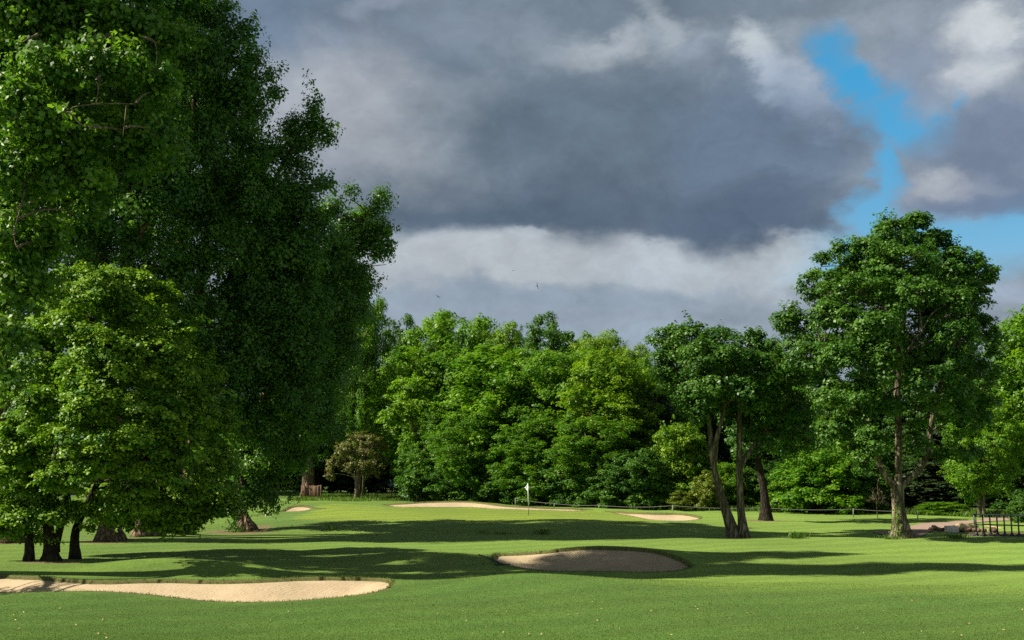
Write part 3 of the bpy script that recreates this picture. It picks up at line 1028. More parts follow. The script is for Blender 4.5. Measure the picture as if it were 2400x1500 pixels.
# ivy climbing the oak's trunk
mpts = []
for i in range(90):
    py = 1252 - 68 * random.random()
    ww = 14 + (py - 1180) * .12
    off_ = -abs(random.gauss(0, .5)) if random.random() < .7 else random.uniform(-.2, .35)
    off_ = max(-.95, off_)
    mpts.append(P(2105 + off_ * ww, py, b[1] - math.sqrt(1 - off_ ** 2) * ww * b[1] / F - .04 - .05 * random.random()) - b)
c = np.array(mpts)
v, tt = leaf_quads(c, np.tile([0, 0, 1.0], (len(c), 1)), np.full(len(c), .05), np.ones(len(c)), np.tile([0, -1.0, 0], (len(c), 1)), 4, 0.07, up=0.2, tint=(.45, .2))
mesh_np('ivy', v, np.arange(len(v)), np.arange(len(v) // 4) * 4, np.full(len(v) // 4, 4), M['leaf_lime'], oak, tt)

# ------------------------------------------------------------------ the twin trunked tree
b = B['twin']
grown_tree('twin_trunk_tree', 'flat topped tree on two leaning trunks standing alone on the fairway', 'tree', b, [
    (1575, 800, 42, 32, 0), (1630, 790, 50, 28, 0), (1685, 805, 40, 30, .5), (1755, 818, 46, 30, .5), (1818, 832, 42, 34, 0), (1570, 850, 38, 36, -.5), (1635, 850, 56, 40, -2),
    (1715, 850, 56, 40, -2.2), (1790, 870, 56, 42, -1.8), (1858, 885, 40, 44, 0), (1600, 915, 48, 36, -1), (1670, 910, 50, 36, -2.4), (1750, 925, 58, 42, -2.4), (1835, 950, 52, 46, -.8),
    (1630, 965, 36, 28, -1), (1800, 1010, 52, 40, .5), (1560, 885, 30, 26, 0), (1650, 870, 90, 66, 2.4), (1780, 905, 96, 80, 2.6), (1850, 985, 50, 50, 1.8), (1700, 965, 40, 30, 1.0), (1760, 1000, 40, 30, 1.5), (1540, 800, 14, 12, .2), (1770, 785, 12, 12, .3)],
    [[(1722, 1262, 30), (1707, 1215, 24), (1691, 1165, 19), (1679, 1125, 16), (1671, 1080, 13), (1666, 1030, 12), (1658, 960, 10), (1640, 905, 10), (1612, 830, 5)],
     [(1743, 1259, 26), (1737, 1200, 18), (1734, 1130, 16), (1733, 1060, 14), (1734, 970, 11), (1745, 880, 8), (1752, 820, 5)],
     [(1675, 1100, 10), (1678, 1040, 12, -.3), (1690, 990, 10, -.5), (1702, 940, 8, -.6), (1722, 880, 4, -.6)],
     [(1735, 1095, 13), (1758, 1055, 10, .3), (1790, 1010, 7, .5), (1830, 950, 4, .5)],
     [(1664, 985, 10), (1648, 960, 8, -.5), (1622, 935, 6, -1), (1590, 880, 3, -1)]],
    (M['leaf_oak'], M['bark_oak']), 72000, 0.135, 0.42, per=75, deep=1.0, flare=0.55, flare_h=0.4, inner=0.16, low=0.45, sprig=0.3, up=0.6, tint=(0.34, 0.18), frac=0.45)

b = B['third']
grown_tree('shaded_tree', 'tree with a single thick trunk shaded behind the twin trunked tree', 'tree', b, [
    (1850, 960, 62, 56, 0), (1800, 990, 62, 46, -1), (1880, 1030, 52, 42, -.5), (1750, 1030, 46, 34, -.5), (1830, 1050, 50, 30, .5), (1840, 900, 70, 60, 1.5), (1780, 950, 60, 60, 2)],
    [[(1795, 1222, 28), (1794, 1190, 22), (1791, 1150, 18), (1783, 1110, 17), (1776, 1070, 14), (1780, 1010, 11), (1800, 930, 9)]],
    (M['leaf_oak'], M['bark_dark']), 26000, 0.15, 0.5, per=70, flare=0.6, flare_h=0.5, tint=(0.25, 0.15))

# ------------------------------------------------------------------ the bright tree at the left
b = B['lime']
grown_tree('hornbeam_tree', 'bright lime green bushy tree on several dark stems behind the front bunker', 'tree', b, [
    (205, 656, 58, 24, 0), (285, 654, 50, 24, 0), (340, 676, 48, 30, 0), (145, 660, 40, 24, 0), (250, 668, 80, 26, .8), (150, 680, 52, 44, -.5), (235, 690, 72, 46, -1.8), (385, 705, 34, 32, .3), (320, 740, 64, 46, -1.8), (170, 765, 68, 48, -2.2), (100, 790, 46, 44, -.5),
    (410, 780, 50, 46, 0), (250, 810, 70, 44, -2.8), (350, 830, 66, 46, -2.2), (90, 865, 56, 50, -1), (165, 880, 70, 46, -2.8), (290, 890, 70, 42, -3.2), (400, 880, 60, 48, -2), (465, 890, 50, 58, 0), (230, 950, 76, 42, -3.4),
    (350, 960, 74, 44, -3.2), (440, 965, 60, 48, -1.8), (95, 960, 60, 50, -2), (500, 990, 42, 58, 0), (165, 1030, 70, 40, -3.2), (300, 1035, 76, 42, -3.6), (420, 1050, 66, 46, -2.8), (505, 1080, 40, 50, -.5), (50, 1040, 56, 50, -1),
    (235, 1095, 66, 36, -3), (365, 1115, 70, 40, -2.6), (465, 1130, 54, 40, -1.5), (525, 1150, 26, 36, 0), (440, 1195, 30, 30, -.8), (25, 1110, 44, 44, -.5), (310, 1150, 50, 28, -2), (150, 1120, 60, 36, -2), (90, 1150, 50, 30, 0), (440, 1238, 10, 14, -.6), (480, 1195, 26, 20, 0), (330, 1190, 66, 30, -1.5), (250, 1195, 50, 28, -1), (300, 1215, 50, 22, -.5), (345, 1226, 44, 16, -.3), (410, 1228, 44, 18, -.5), (400, 1212, 50, 24, -.4), (460, 1215, 36, 26, -.4), (520, 1190, 30, 30, -.2), (370, 1170, 80, 40, 1.5), (250, 1170, 60, 40, 1.5), (480, 1160, 60, 50, 1.5), (60, 1215, 50, 26, -.4), (5, 1225, 36, 34, -.3), (130, 1205, 50, 26, -.6), (400, 1190, 46, 26, -1), (270, 1180, 46, 24, -.5), (60, 1185, 46, 30, .3), (10, 1180, 40, 36, .3), (110, 1190, 46, 24, .6), (165, 1195, 34, 20, .6), (350, 1205, 30, 14, .5), (25, 1245, 24, 18, .2), (212, 1232, 12, 12, .4), (95, 1262, 20, 12, .2),
    (200, 740, 100, 80, 2.4), (320, 840, 120, 100, 3), (160, 950, 120, 100, 2.8), (400, 1000, 110, 100, 2.6), (270, 1060, 120, 70, 2.8), (90, 1090, 90, 60, 2.4)],
    [[(66, 1322, 26, -.2), (69, 1290, 21, -.2), (66, 1240, 19, -.1), (60, 1190, 16), (75, 1080, 11, -.5), (90, 960, 8, -.8)],
     [(120, 1315, 42), (119, 1290, 30), (114, 1240, 25), (112, 1180, 21), (135, 1050, 16), (175, 900, 12), (215, 760, 7), (225, 680, 4)],
     [(176, 1302, 25, 1.0), (175, 1270, 21, 1.0), (180, 1235, 18, 1.0), (205, 1180, 15, .8), (235, 1120, 13, .6), (290, 1010, 9), (340, 880, 6)],
     [(126, 1285, 20, .2), (140, 1240, 17, .2), (152, 1190, 14, .4), (160, 1150, 13, .4), (190, 1040, 10, .5), (260, 860, 7, .5)],
     [(228, 1125, 14, .6), (270, 1090, 11, 0), (350, 1050, 8, -.8), (430, 1010, 4, -1)]],
    (M['leaf_lime'], M['bark_dark']), 225000, 0.120, 0.40, per=80, deep=0.85, flare=0.45, flare_h=0.35, inner=0.18, low=0.75, sprig=0.25, up=0.75, flat=0.38, layer=0.35, droop=0.25, tint=(0.52, 0.22), frac=0.3, twig=.008)

# ------------------------------------------------------------------ the near plane tree, its trunk left of the picture
b = np.array([(-260 - CX) / F * 37.0, 37.0, float(hz((-260 - CX) / F * 37.0, 37.0))])
grown_tree('plane_tree', 'nearest tree at the top left with big leaves and pale twisted branches', 'tree', b, [
    (60, 50, 100, 70, 0), (190, 30, 90, 60, .5), (320, 50, 70, 60, .5), (400, 110, 52, 50, 1), (110, 170, 100, 66, -1), (245, 165, 84, 60, -1), (365, 215, 56, 52, 0), (35, 285, 96, 66, -1.5),
    (170, 305, 92, 60, -1), (300, 310, 72, 50, 0), (385, 330, 40, 40, .5), (55, 415, 86, 60, -1), (190, 430, 72, 50, -.3), (320, 400, 46, 40, .5), (25, 540, 70, 60, -.5), (105, 575, 56, 50, 0),
    (215, 520, 40, 36, .5), (15, 670, 60, 60, -.3), (75, 700, 36, 44, 0), (20, 800, 40, 52, 0), (12, 900, 30, 44, .2), (60, 610, 40, 36, .3),
    (-90, 140, 100, 100, 2.6), (-90, 330, 80, 90, 2.6), (-70, 520, 70, 80, 2.4), (-50, 720, 50, 80, 1.8), (-40, 860, 40, 60, 1.0), (-690, 950, 130, 70, -4), (-620, 880, 120, 60, -3.6), (-560, 960, 90, 50, -4.2), (-720, 850, 110, 60, -3), (-650, 925, 120, 80, -3.8), (-600, 930, 100, 70, -4.3), (-740, 905, 120, 80, -3.5), (-690, 940, 120, 70, -4.2), (-800, 930, 120, 80, -3.8),
    (0, -140, 170, 100, 0), (220, -110, 130, 90, 0), (-180, -120, 150, 120, 0), (-180, -200, 150, 110, 3), (-60, -220, 130, 100, 3.6), (-300, -200, 130, 100, 2), (-640, -230, 90, 50, 3.0), (-450, -300, 80, 50, 3.4), (-40, -300, 180, 120, 0), (170, -260, 130, 90, 0), (-120, -470, 160, 110, 0), (60, -450, 140, 100, 0), (-60, -620, 140, 100, 0), (40, -760, 140, 100, 0), (-80, -880, 130, 100, 0), (30, -1000, 120, 90, 0), (150, -620, 110, 90, 0),
    (0, -120, 110, 70, 6), (170, -150, 110, 70, 6.2), (320, -170, 90, 60, 6), (-110, -90, 100, 80, 5.5), (80, -260, 110, 70, 5),
    (90, 130, 180, 130, 2.4), (250, 200, 130, 120, 2.6), (60, 380, 140, 120, 2.4), (150, 480, 120, 100, 2.6), (40, 620, 90, 100, 2.0), (300, 330, 100, 90, 2.4)],
    [[(-260, 1362, 95), (-262, 1200, 76), (-250, 950, 68), (-240, 700, 62), (-225, 450, 52), (-200, 200, 38), (-150, -100, 30), (-100, -400, 22), (-40, -700, 14), (0, -950, 6)],
     [(-150, -100, 22), (-60, -140, 14, 3), (60, -150, 10, 6), (250, -170, 5, 6)],
     [(-245, 800, 34), (-150, 640, 26), (-60, 560, 20), (20, 500, 14), (90, 470, 8)],
     [(-228, 520, 36), (-120, 380, 28), (10, 260, 22), (110, 170, 18), (210, 110, 14), (300, 60, 8)],
     [(-180, 150, 30), (-60, 60, 22), (100, -40, 16), (230, -100, 9)],
     [(10, 420, 7.44, -.4), (70, 330, 4.96, -1.0), (150, 262, 3.72, -1.6), (205, 246, 3.10, -1.9), (262, 243, 2.79, -2.0), (318, 244, 1.86, -2.0)],
     [(225, 245, 2.48, -1.95), (231, 205, 2.11, -2.1), (226, 190, 1.24, -2.1)], [(233, 200, 1.61, -2.1), (250, 192, 0.99, -2.1)], [(296, 246, 2.11, -2.0), (292, 285, 1.74, -2.1), (288, 320, 1.12, -2.1)],
     [(120, 290, 3.10, -1.4), (160, 262, 2.79, -1.9), (185, 288, 1.98, -2.0), (205, 300, 1.24, -2.0)],
     [(60, 440, 3.72, -1.2), (46, 495, 3.10, -1.5), (34, 540, 2.48, -1.5), (36, 570, 1.86, -1.6), (50, 595, 1.24, -1.6)],
     [(330, 85, 3.10, -.9), (360, 95, 2.48, -1), (368, 130, 1.86, -1), (362, 172, 1.24, -1)],
     [(-300, 1000, 24, -1), (-420, 930, 16, -2.5), (-660, 890, 9, -3.7)],
     [(90, 80, 7, -1.6), (70, 90, 5, -1.7), (50, 100, 3, -1.7)]],
    (M['leaf_plane'], M['bark_pale']), 205000, 0.165, 0.50, per=60, deep=0.9, inner=0.22, low=0.5, sprig=0.3, up=0.35, droop=0.55, flat=0.75, tint=(0.45, 0.22), frac=0.35, twig=.012)

# ------------------------------------------------------------------ the row of poplars
PG = 'row of poplars on the left'
PK = dict(group=PG, per=80, deep=0.8, flare=0.75, flare_h=0.6, low=0.6, up=0.30, droop=0.45, flat=0.95, tint=(0.42, 0.20), frac=0.3, inner=0.2, sprig=0.4, lift=0.6, bough=.85, rough=.35)
PM = (M['leaf_poplar'], M['bark_pop'])
b = B['pop1']
grown_tree('poplar_tree', 'poplar at the left edge, its thick ridged trunk half cut off by the picture edge', 'tree', b, [
    (-60, -60, 170, 120, 0), (60, 60, 130, 110, .5), (-120, 150, 150, 130, 0), (40, 250, 130, 110, 0), (-80, 380, 150, 130, 0), (60, 440, 120, 100, -.5), (-60, 580, 140, 110, 0), (80, 620, 100, 80, 0),
    (0, 760, 120, 90, 0), (-100, 800, 100, 100, 0), (-20, 900, 90, 70, 0)],
    [[(8, 1272, 76), (6, 1235, 66), (4, 1150, 60), (0, 900, 56), (-10, 600, 44), (0, 250, 26), (0, -150, 8)]], PM, 80000, 0.125, 0.62, **PK)
b = B['pop2']
grown_tree('poplar_tree', 'poplar with a broad ridged trunk flaring at its foot, behind the lime green tree', 'tree', b, [
    (330, 60, 110, 90, 0), (420, -40, 100, 80, 0), (250, -60, 120, 90, 0), (300, 200, 110, 90, -.8), (410, 160, 80, 80, 0), (240, 330, 110, 90, -1), (360, 330, 100, 90, -1), (300, 470, 110, 90, -1.2), (200, 480, 90, 80, 0),
    (400, 480, 80, 80, -.5), (250, 610, 100, 80, -.5), (370, 620, 90, 80, -.5), (300, 740, 100, 80, 0), (400, 760, 80, 70, 0), (330, 870, 90, 70, 0), (430, 900, 60, 70, 0), (330, 250, 140, 160, 2.6), (300, 560, 140, 160, 2.6), (340, 820, 100, 100, 2)],
    [[(256, 1269, 54), (254, 1240, 40), (258, 1190, 33), (268, 1100, 31), (290, 800, 28), (296, 550, 26), (300, 250, 18), (310, -60, 8)],
     [(292, 620, 20), (322, 560, 15, -.8), (345, 520, 11, -1.2), (370, 460, 8, -1.2)], [(276, 1264, 30, .6), (272, 1235, 22, .6), (275, 1180, 18, .6), (290, 1080, 15, .8), (350, 900, 10, 1)]], PM, 118000, 0.140, 0.60, **PK)
b = B['pop3']
grown_tree('poplar_tree', 'poplar whose twin trunk stands between the two other big trunks', 'tree', b, [
    (500, 45, 52, 44, 0), (550, 110, 56, 50, 0), (450, 70, 70, 70, 0), (598, 190, 46, 54, 0), (470, 180, 80, 76, -.8), (560, 255, 66, 60, -.5), (480, 350, 84, 70, -1.2), (600, 330, 56, 56, 0), (560, 440, 80, 70, -1),
    (450, 500, 84, 76, -1), (620, 480, 60, 60, 0), (540, 590, 84, 70, -1.2), (460, 660, 80, 70, -.8), (590, 690, 70, 66, 0), (510, 780, 84, 66, -.8), (430, 820, 66, 60, 0), (580, 850, 66, 60, 0), (500, 920, 70, 56, 0), (420, -60, 90, 60, 0), (585, 85, 12, 22, 0), (630, 185, 14, 22, 0), (645, 230, 14, 20, 0),
    (500, 250, 100, 130, 2.6), (530, 520, 110, 140, 2.6), (500, 800, 100, 110, 2.4)],
    [[(332, 1257, 40), (334, 1230, 30), (340, 1150, 26), (370, 950, 28), (410, 700, 24), (440, 400, 16), (470, 100, 6)],
     [(362, 1256, 40, .4), (366, 1225, 29, .4), (375, 1150, 25, .4), (420, 900, 26, .5), (480, 600, 18, .5), (530, 250, 8, .4)]], PM, 112000, 0.140, 0.58, **PK)
b = B['pop4']
grown_tree('poplar_tree', 'poplar standing between the twin trunk and the leaning poplar, leafy arm against the cloud', 'tree', b, [
    (735, 258, 20, 26, 0), (757, 300, 24, 22, 0), (715, 300, 30, 26, 0), (676, 330, 46, 42, 0), (728, 350, 32, 26, 0), (630, 390, 56, 50, -.5), (690, 415, 48, 34, 0), (755, 438, 28, 18, 0), (700, 480, 66, 44, -.5), (620, 510, 80, 66, -1.2),
    (730, 550, 60, 50, 0), (660, 610, 84, 70, -1.2), (740, 640, 56, 54, 0), (610, 720, 80, 70, -1), (700, 730, 76, 66, -.8), (640, 820, 84, 70, -1), (720, 830, 60, 60, 0), (610, 920, 70, 60, -.5), (690, 930, 66, 60, -.5), (640, 1010, 70, 50, 0),
    (570, 1000, 60, 60, 0), (650, 600, 90, 130, 1.4), (650, 830, 100, 120, 1.4), (770, 320, 10, 14, 0), (740, 225, 8, 14, 0)],
    [[(420, 1252, 26), (424, 1225, 20), (432, 1150, 18), (470, 950, 25), (530, 750, 20), (600, 520, 14), (680, 350, 6)],
     [(440, 1250, 22, .3), (442, 1222, 17, .3), (455, 1150, 15, .3), (510, 980, 19, .3), (590, 860, 12, .3), (650, 760, 6, .3)]], PM, 105000, 0.138, 0.55, **PK)
b = B['pop5']
grown_tree('poplar_tree', 'poplar with a leaning trunk and leaf curtains hanging low beside the green', 'tree', b, [
    (825, 470, 16, 24, 0), (888, 480, 24, 24, 0), (858, 520, 42, 36, 0), (902, 540, 22, 26, 0), (790, 500, 34, 32, 0), (822, 580, 56, 46, -.5), (890, 590, 28, 26, 0), (780, 640, 66, 54, -1), (845, 665, 40, 42, 0), (760, 730, 70, 60, -1.2), (820, 745, 44, 50, 0),
    (730, 820, 70, 60, -1), (790, 840, 46, 56, 0), (700, 910, 76, 60, -1), (770, 920, 44, 50, 0), (670, 1000, 76, 56, -1), (740, 1010, 44, 46, 0), (620, 1070, 64, 46, -.6), (700, 1080, 46, 36, 0), (590, 1130, 40, 40, 0), (650, 1140, 36, 34, 0), (600, 1180, 26, 22, 0),
    (690, 1150, 14, 26, 0), (640, 1185, 18, 12, 0), (553, 1190, 16, 34, -.8), (552, 1235, 6, 26, -.8), (915, 575, 10, 14, 0), (905, 620, 10, 18, 0), (890, 470, 8, 16, 0), (560, 1060, 50, 60, 0),
    (780, 700, 80, 120, 2.2), (720, 900, 90, 110, 2.2), (640, 1060, 80, 60, 1.8), (840, 560, 50, 60, 1.6)],
    [[(572, 1246, 36), (568, 1220, 25), (566, 1160, 21), (580, 1060, 19), (630, 900, 23), (700, 740, 16), (790, 580, 9), (860, 500, 4)],
     [(592, 1238, 18, -.2), (582, 1222, 14, -.2), (573, 1195, 11, -.1), (568, 1150, 10, 0)]], PM, 112000, 0.135, 0.52, **PK)
# ------------------------------------------------------------------ wood behind the green
ash1 = proto_tree('ash_tree', 9.0, 15.0, 2.0, 26, (M['leaf_ash'], M['bark_pale']), 52000, 0.22, 0.62, 'round', 3, .2, 3, per=55, inner=.2, up=.55, droop=.35, flat=.8, layer=.08, sprig=.35, tint=(.5, .2))
ash2 = proto_tree('ash_tree', 9.0, 15.0, 1.4, 30, (M['leaf_ash'], M['bark_pale']), 52000, 0.22, 0.58, 'dome', 8, .18, 3, per=55, inner=.2, up=.6, droop=.35, flat=.8, layer=.08, sprig=.4, tint=(.5, .2))
oakp = proto_tree('dark_oak_tree', 9.0, 14.0, 2.5, 22, (M['leaf_dark'], M['bark_dark']), 42000, 0.20, 0.6, 'round', 5, .28, 1, per=60, inner=.2, up=.55, sprig=.2, tint=(.45, .2))
syc = proto_tree('willow_tree', 9.0, 12.0, 0.8, 26, (M['leaf_poplar'], M['bark_dark']), 45000, 0.19, 0.55, 'dome', 9, .22, 2, per=60, inner=.2, up=.4, droop=.4, tint=(.55, .2))
bush = proto_tree('laurel_bush', 5.0, 4.6, 0.0, 18, (M['leaf_dark'], M['bark_dark']), 26000, 0.17, 0.42, 'dome', 12, .06, 4, per=50, inner=.2, up=.5, sprig=.3, tint=(.45, .22))
bush2 = proto_tree('hazel_bush', 5.0, 5.0, 0.0, 20, (M['leaf_ash'], M['bark_dark']), 26000, 0.17, 0.42, 'dome', 14, .06, 4, per=50, inner=.2, up=.55, sprig=.3, tint=(.35, .2))
gold = proto_tree('golden_bush', 4.0, 4.0, 0.0, 14, (M['leaf_gold'], M['bark_dark']), 12000, 0.15, 0.36, 'dome', 16, .05, 4, per=45, inner=.2, up=.5, sprig=.35, tint=(.4, .2))
spr = proto_tree('spruce_tree', 6.0, 14.0, 0.3, 46, (M['leaf_yew'], M['bark_dark']), 42000, 0.20, 0.50, 'cone', 18, .2, 1, per=60, inner=.15, up=.8, flat=.22, layer=.5, droop=.35, sprig=.1, tint=(.45, .2))

DIM = {ash1.name: (9.4, 15.0), ash2.name: (9.4, 15.0), oakp.name: (9.2, 14.0), syc.name: (9.4, 12.0), bush.name: (5.3, 4.7), bush2.name: (5.3, 5.1), gold.name: (4.2, 4.1), spr.name: (6.2, 14.2)}


def rank(px):
    return float(np.interp(px, [700, 900, 1500, 2150, 2400], [128, 122, 98, 88, 82]))


def wood(proto, px, top, width, d, label, group, cat='tree', rz=None, col=(1, 1, 1)):
    x = (px - CX) / F * d
    z = float(hz(x, d))
    w0, h0 = DIM[proto.name]
    if group == W1 and top < 900:
        top += 18
    hgt = H - (top - YH) / F * d - z
    plant(proto, label, cat, group, (x, d, z), width * d / F / w0 * WIDE.get(group, 1.15), hgt / h0, random.uniform(0, 6.28) if rz is None else rz, col)


WIDE = {'trees of the wood behind the green': 1.5}
W1 = 'trees of the wood behind the green'
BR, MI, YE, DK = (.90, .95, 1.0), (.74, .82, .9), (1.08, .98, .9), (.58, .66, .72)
wood(oakp, 940, 733, 95, rank(940) + 16, 'dark round topped tree rising just right of the poplars', W1)
wood(ash1, 1060, 714, 175, rank(1060) + 16, 'tall light green tree with an open crown left above the wood', W1, col=BR)
wood(ash2, 1178, 746, 105, rank(1178) + 16, 'light green treetop between the tall open crown and the dark treetop', W1, col=YE)
wood(oakp, 1300, 730, 130, rank(1300) + 16, 'dark treetop standing highest over the wood right above the flag', W1)
wood(ash1, 1405, 760, 125, rank(1405) + 16, 'yellowish treetop just right of the dark treetop above the flag', W1, col=YE)
wood(ash2, 1486, 795, 80, rank(1486) + 16, 'small pale treetop at the gap before the twin trunked tree', W1, col=YE)
wood(ash1, 846, 660, 90, rank(868) + 4, 'fresh green tree hugging the right side of the poplars', W1, col=MI)
wood(ash2, 1005, 830, 110, rank(905) + 0, 'yellow green ash with a pale forked stem at the left of the wood', W1, col=YE)
wood(ash1, 985, 805, 170, rank(985) + 4, 'ash left of the broadest ash in the front rank of the wood', W1, col=BR)
wood(ash2, 1085, 815, 170, rank(1085) + 6, 'ash half hidden on the left behind the broadest ash', W1, col=MI)
wood(ash2, 1195, 795, 250, rank(1195) + 0, 'broadest ash in the middle of the wood, directly behind the flag', W1, col=BR)
wood(ash1, 1325, 803, 200, rank(1325) + 2, 'ash to the right of the broadest ash, below the dark treetop', W1, col=MI)
wood(ash2, 1440, 810, 190, rank(1440) + 0, 'ash beside the dark spruce, its stem bare near the ground', W1, col=YE)
wood(ash1, 1530, 850, 150, rank(1530) + 8, 'ash glimpsed between the wood and the twin trunked tree', W1, col=MI)
wood(spr, 1528, 880, 130, rank(1528) + 3, 'dark spruce at the right end of the wood behind the green', W1)
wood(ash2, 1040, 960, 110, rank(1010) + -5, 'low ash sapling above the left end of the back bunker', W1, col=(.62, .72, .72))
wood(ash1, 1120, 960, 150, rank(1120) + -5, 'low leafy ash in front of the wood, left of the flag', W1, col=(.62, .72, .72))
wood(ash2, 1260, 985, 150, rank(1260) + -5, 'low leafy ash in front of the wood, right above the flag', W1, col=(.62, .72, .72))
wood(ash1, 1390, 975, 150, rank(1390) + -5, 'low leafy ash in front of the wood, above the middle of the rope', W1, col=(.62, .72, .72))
for i, (px, top, wd) in enumerate([(1035, 822, 120), (1140, 812, 120), (1262, 808, 120), (1385, 815, 120), (1475, 828, 100)]):
    wood((ash1, ash2)[i % 2], px, top, wd, rank(px) + 9, ['ash filling the wood left of the broadest ash', 'ash crown wedged between the broadest ash and its left neighbour', 'ash crown wedged between the broadest ash and its right neighbour', 'ash crown between the right hand ashes of the wood',
         'last ash crown of the wood before the dark spruce'][i], W1, col=(BR, MI, BR, YE, MI)[i])
W2 = 'trees behind the right fairway'
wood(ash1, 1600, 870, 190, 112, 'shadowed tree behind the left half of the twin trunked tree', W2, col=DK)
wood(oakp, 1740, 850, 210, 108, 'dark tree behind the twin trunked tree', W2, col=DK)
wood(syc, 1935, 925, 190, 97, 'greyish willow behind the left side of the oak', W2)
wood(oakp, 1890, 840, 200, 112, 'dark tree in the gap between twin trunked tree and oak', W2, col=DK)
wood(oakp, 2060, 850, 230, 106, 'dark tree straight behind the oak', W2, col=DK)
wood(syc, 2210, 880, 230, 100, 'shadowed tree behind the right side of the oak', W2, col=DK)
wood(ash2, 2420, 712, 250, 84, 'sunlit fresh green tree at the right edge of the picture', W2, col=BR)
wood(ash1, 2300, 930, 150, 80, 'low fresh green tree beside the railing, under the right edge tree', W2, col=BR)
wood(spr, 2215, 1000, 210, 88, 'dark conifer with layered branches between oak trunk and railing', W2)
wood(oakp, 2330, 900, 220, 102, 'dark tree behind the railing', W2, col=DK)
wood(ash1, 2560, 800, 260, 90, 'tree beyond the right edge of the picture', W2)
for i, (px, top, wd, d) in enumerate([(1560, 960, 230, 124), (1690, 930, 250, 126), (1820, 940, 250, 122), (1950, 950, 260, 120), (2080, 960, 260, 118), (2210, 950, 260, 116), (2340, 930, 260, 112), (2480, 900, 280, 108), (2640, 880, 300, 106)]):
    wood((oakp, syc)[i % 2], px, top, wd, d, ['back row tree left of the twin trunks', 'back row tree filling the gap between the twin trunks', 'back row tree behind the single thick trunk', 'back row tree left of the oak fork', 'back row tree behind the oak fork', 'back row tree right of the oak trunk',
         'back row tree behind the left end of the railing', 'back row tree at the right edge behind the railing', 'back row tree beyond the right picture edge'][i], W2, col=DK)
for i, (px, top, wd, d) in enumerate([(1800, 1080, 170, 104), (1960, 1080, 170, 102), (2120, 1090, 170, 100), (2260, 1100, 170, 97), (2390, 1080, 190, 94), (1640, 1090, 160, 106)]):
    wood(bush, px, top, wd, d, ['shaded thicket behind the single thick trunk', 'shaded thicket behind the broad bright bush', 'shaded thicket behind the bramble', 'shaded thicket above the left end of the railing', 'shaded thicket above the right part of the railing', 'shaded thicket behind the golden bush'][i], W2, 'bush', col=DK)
W3 = 'bushes along the rope fence'
wood(bush2, 1600, 985, 150, 95, 'yellow green tall bush left of the twin trunks', W3, 'bush', col=(1.15, 1.0, .9))
wood(bush2, 1520, 1090, 110, 94, 'small leafy bush behind the right green bunker', W3, 'bush')
wood(gold, 1655, 1105, 70, 91, 'golden leaved bush just left of the leaning trunk', W3, 'bush', col=(.8, .95, .9))
wood(gold, 1595, 1150, 60, 91, 'low golden shrub behind the end of the right bunker', W3, 'bush', col=(.62, .8, .85))
wood(bush2, 1700, 1080, 110, 93, 'leafy bush seen between the two trunks', W3, 'bush')
wood(bush, 1760, 1100, 100, 93, 'dark bush left of the single thick trunk', W3, 'bush')
wood(bush2, 1850, 1120, 110, 88, 'low bush right of the single thick trunk', W3, 'bush')
wood(bush2, 1925, 1050, 190, 86, 'broad bright bush left of the oak trunk', W3, 'bush', col=(.95, 1.0, 1))
wood(bush, 2020, 1080, 140, 87, 'darker bush close behind the oak trunk', W3, 'bush')
wood(bush2, 2000, 960, 150, 93, 'tall bush under the left limb of the oak', W3, 'bush', col=MI)
wood(bush2, 2215, 1176, 120, 84, 'low bramble between oak and railing', W3, 'bush')
wood(bush, 2130, 1120, 130, 90, 'dark bush right behind the fork of the oak', W3, 'bush', col=DK)
wood(bush, 2400, 1160, 70, 72, 'bush at the right edge beyond the railing', W3, 'bush')
W4 = 'evergreen undergrowth at the foot of the wood'
for i, (px, top, wd, d) in enumerate([(1008, 1085, 90, 103), (1020, 1045, 140, 104), (1085, 1075, 130, 102), (1150, 1050, 140, 103), (1215, 1090, 120, 101), (1275, 1075, 130, 101), (1335, 1085, 120, 100), (1395, 1070, 130, 100), (1450, 1095, 110, 99), (1490, 1060, 120, 100)]):
    wood(bush, px, top, wd * 1.15, rank(px) - 3.5 + (d - 102) * .6, ['dark laurel at the left end of the undergrowth behind the green', 'taller laurel above the left part of the back bunker', 'laurel above the hump of the back bunker', 'laurel a little left of the flag',
         'laurel directly behind the flag', 'laurel behind the first rope post', 'laurel behind the second length of rope', 'laurel behind the right tip of the back bunker', 'laurel above the left tip of the right bunker', 'laurel at the foot of the spruce'][i], W4, 'bush', col=(1, 1, 1) if i % 3 else (.85, .9, .9))
W5 = 'far trees seen under the poplars'
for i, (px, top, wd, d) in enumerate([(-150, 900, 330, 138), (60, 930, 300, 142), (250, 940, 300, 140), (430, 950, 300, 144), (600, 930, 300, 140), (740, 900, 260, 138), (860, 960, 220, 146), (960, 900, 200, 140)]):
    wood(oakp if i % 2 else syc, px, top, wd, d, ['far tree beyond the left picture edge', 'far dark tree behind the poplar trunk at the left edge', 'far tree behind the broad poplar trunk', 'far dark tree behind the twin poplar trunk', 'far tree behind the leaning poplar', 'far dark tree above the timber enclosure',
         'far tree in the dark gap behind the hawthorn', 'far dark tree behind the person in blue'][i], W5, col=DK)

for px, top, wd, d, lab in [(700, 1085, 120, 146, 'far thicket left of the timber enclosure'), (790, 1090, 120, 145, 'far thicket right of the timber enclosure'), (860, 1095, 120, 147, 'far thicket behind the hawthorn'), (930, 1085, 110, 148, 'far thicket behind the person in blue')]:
    wood(bush, px, top, wd, d, lab, W5, 'bush', col=DK)

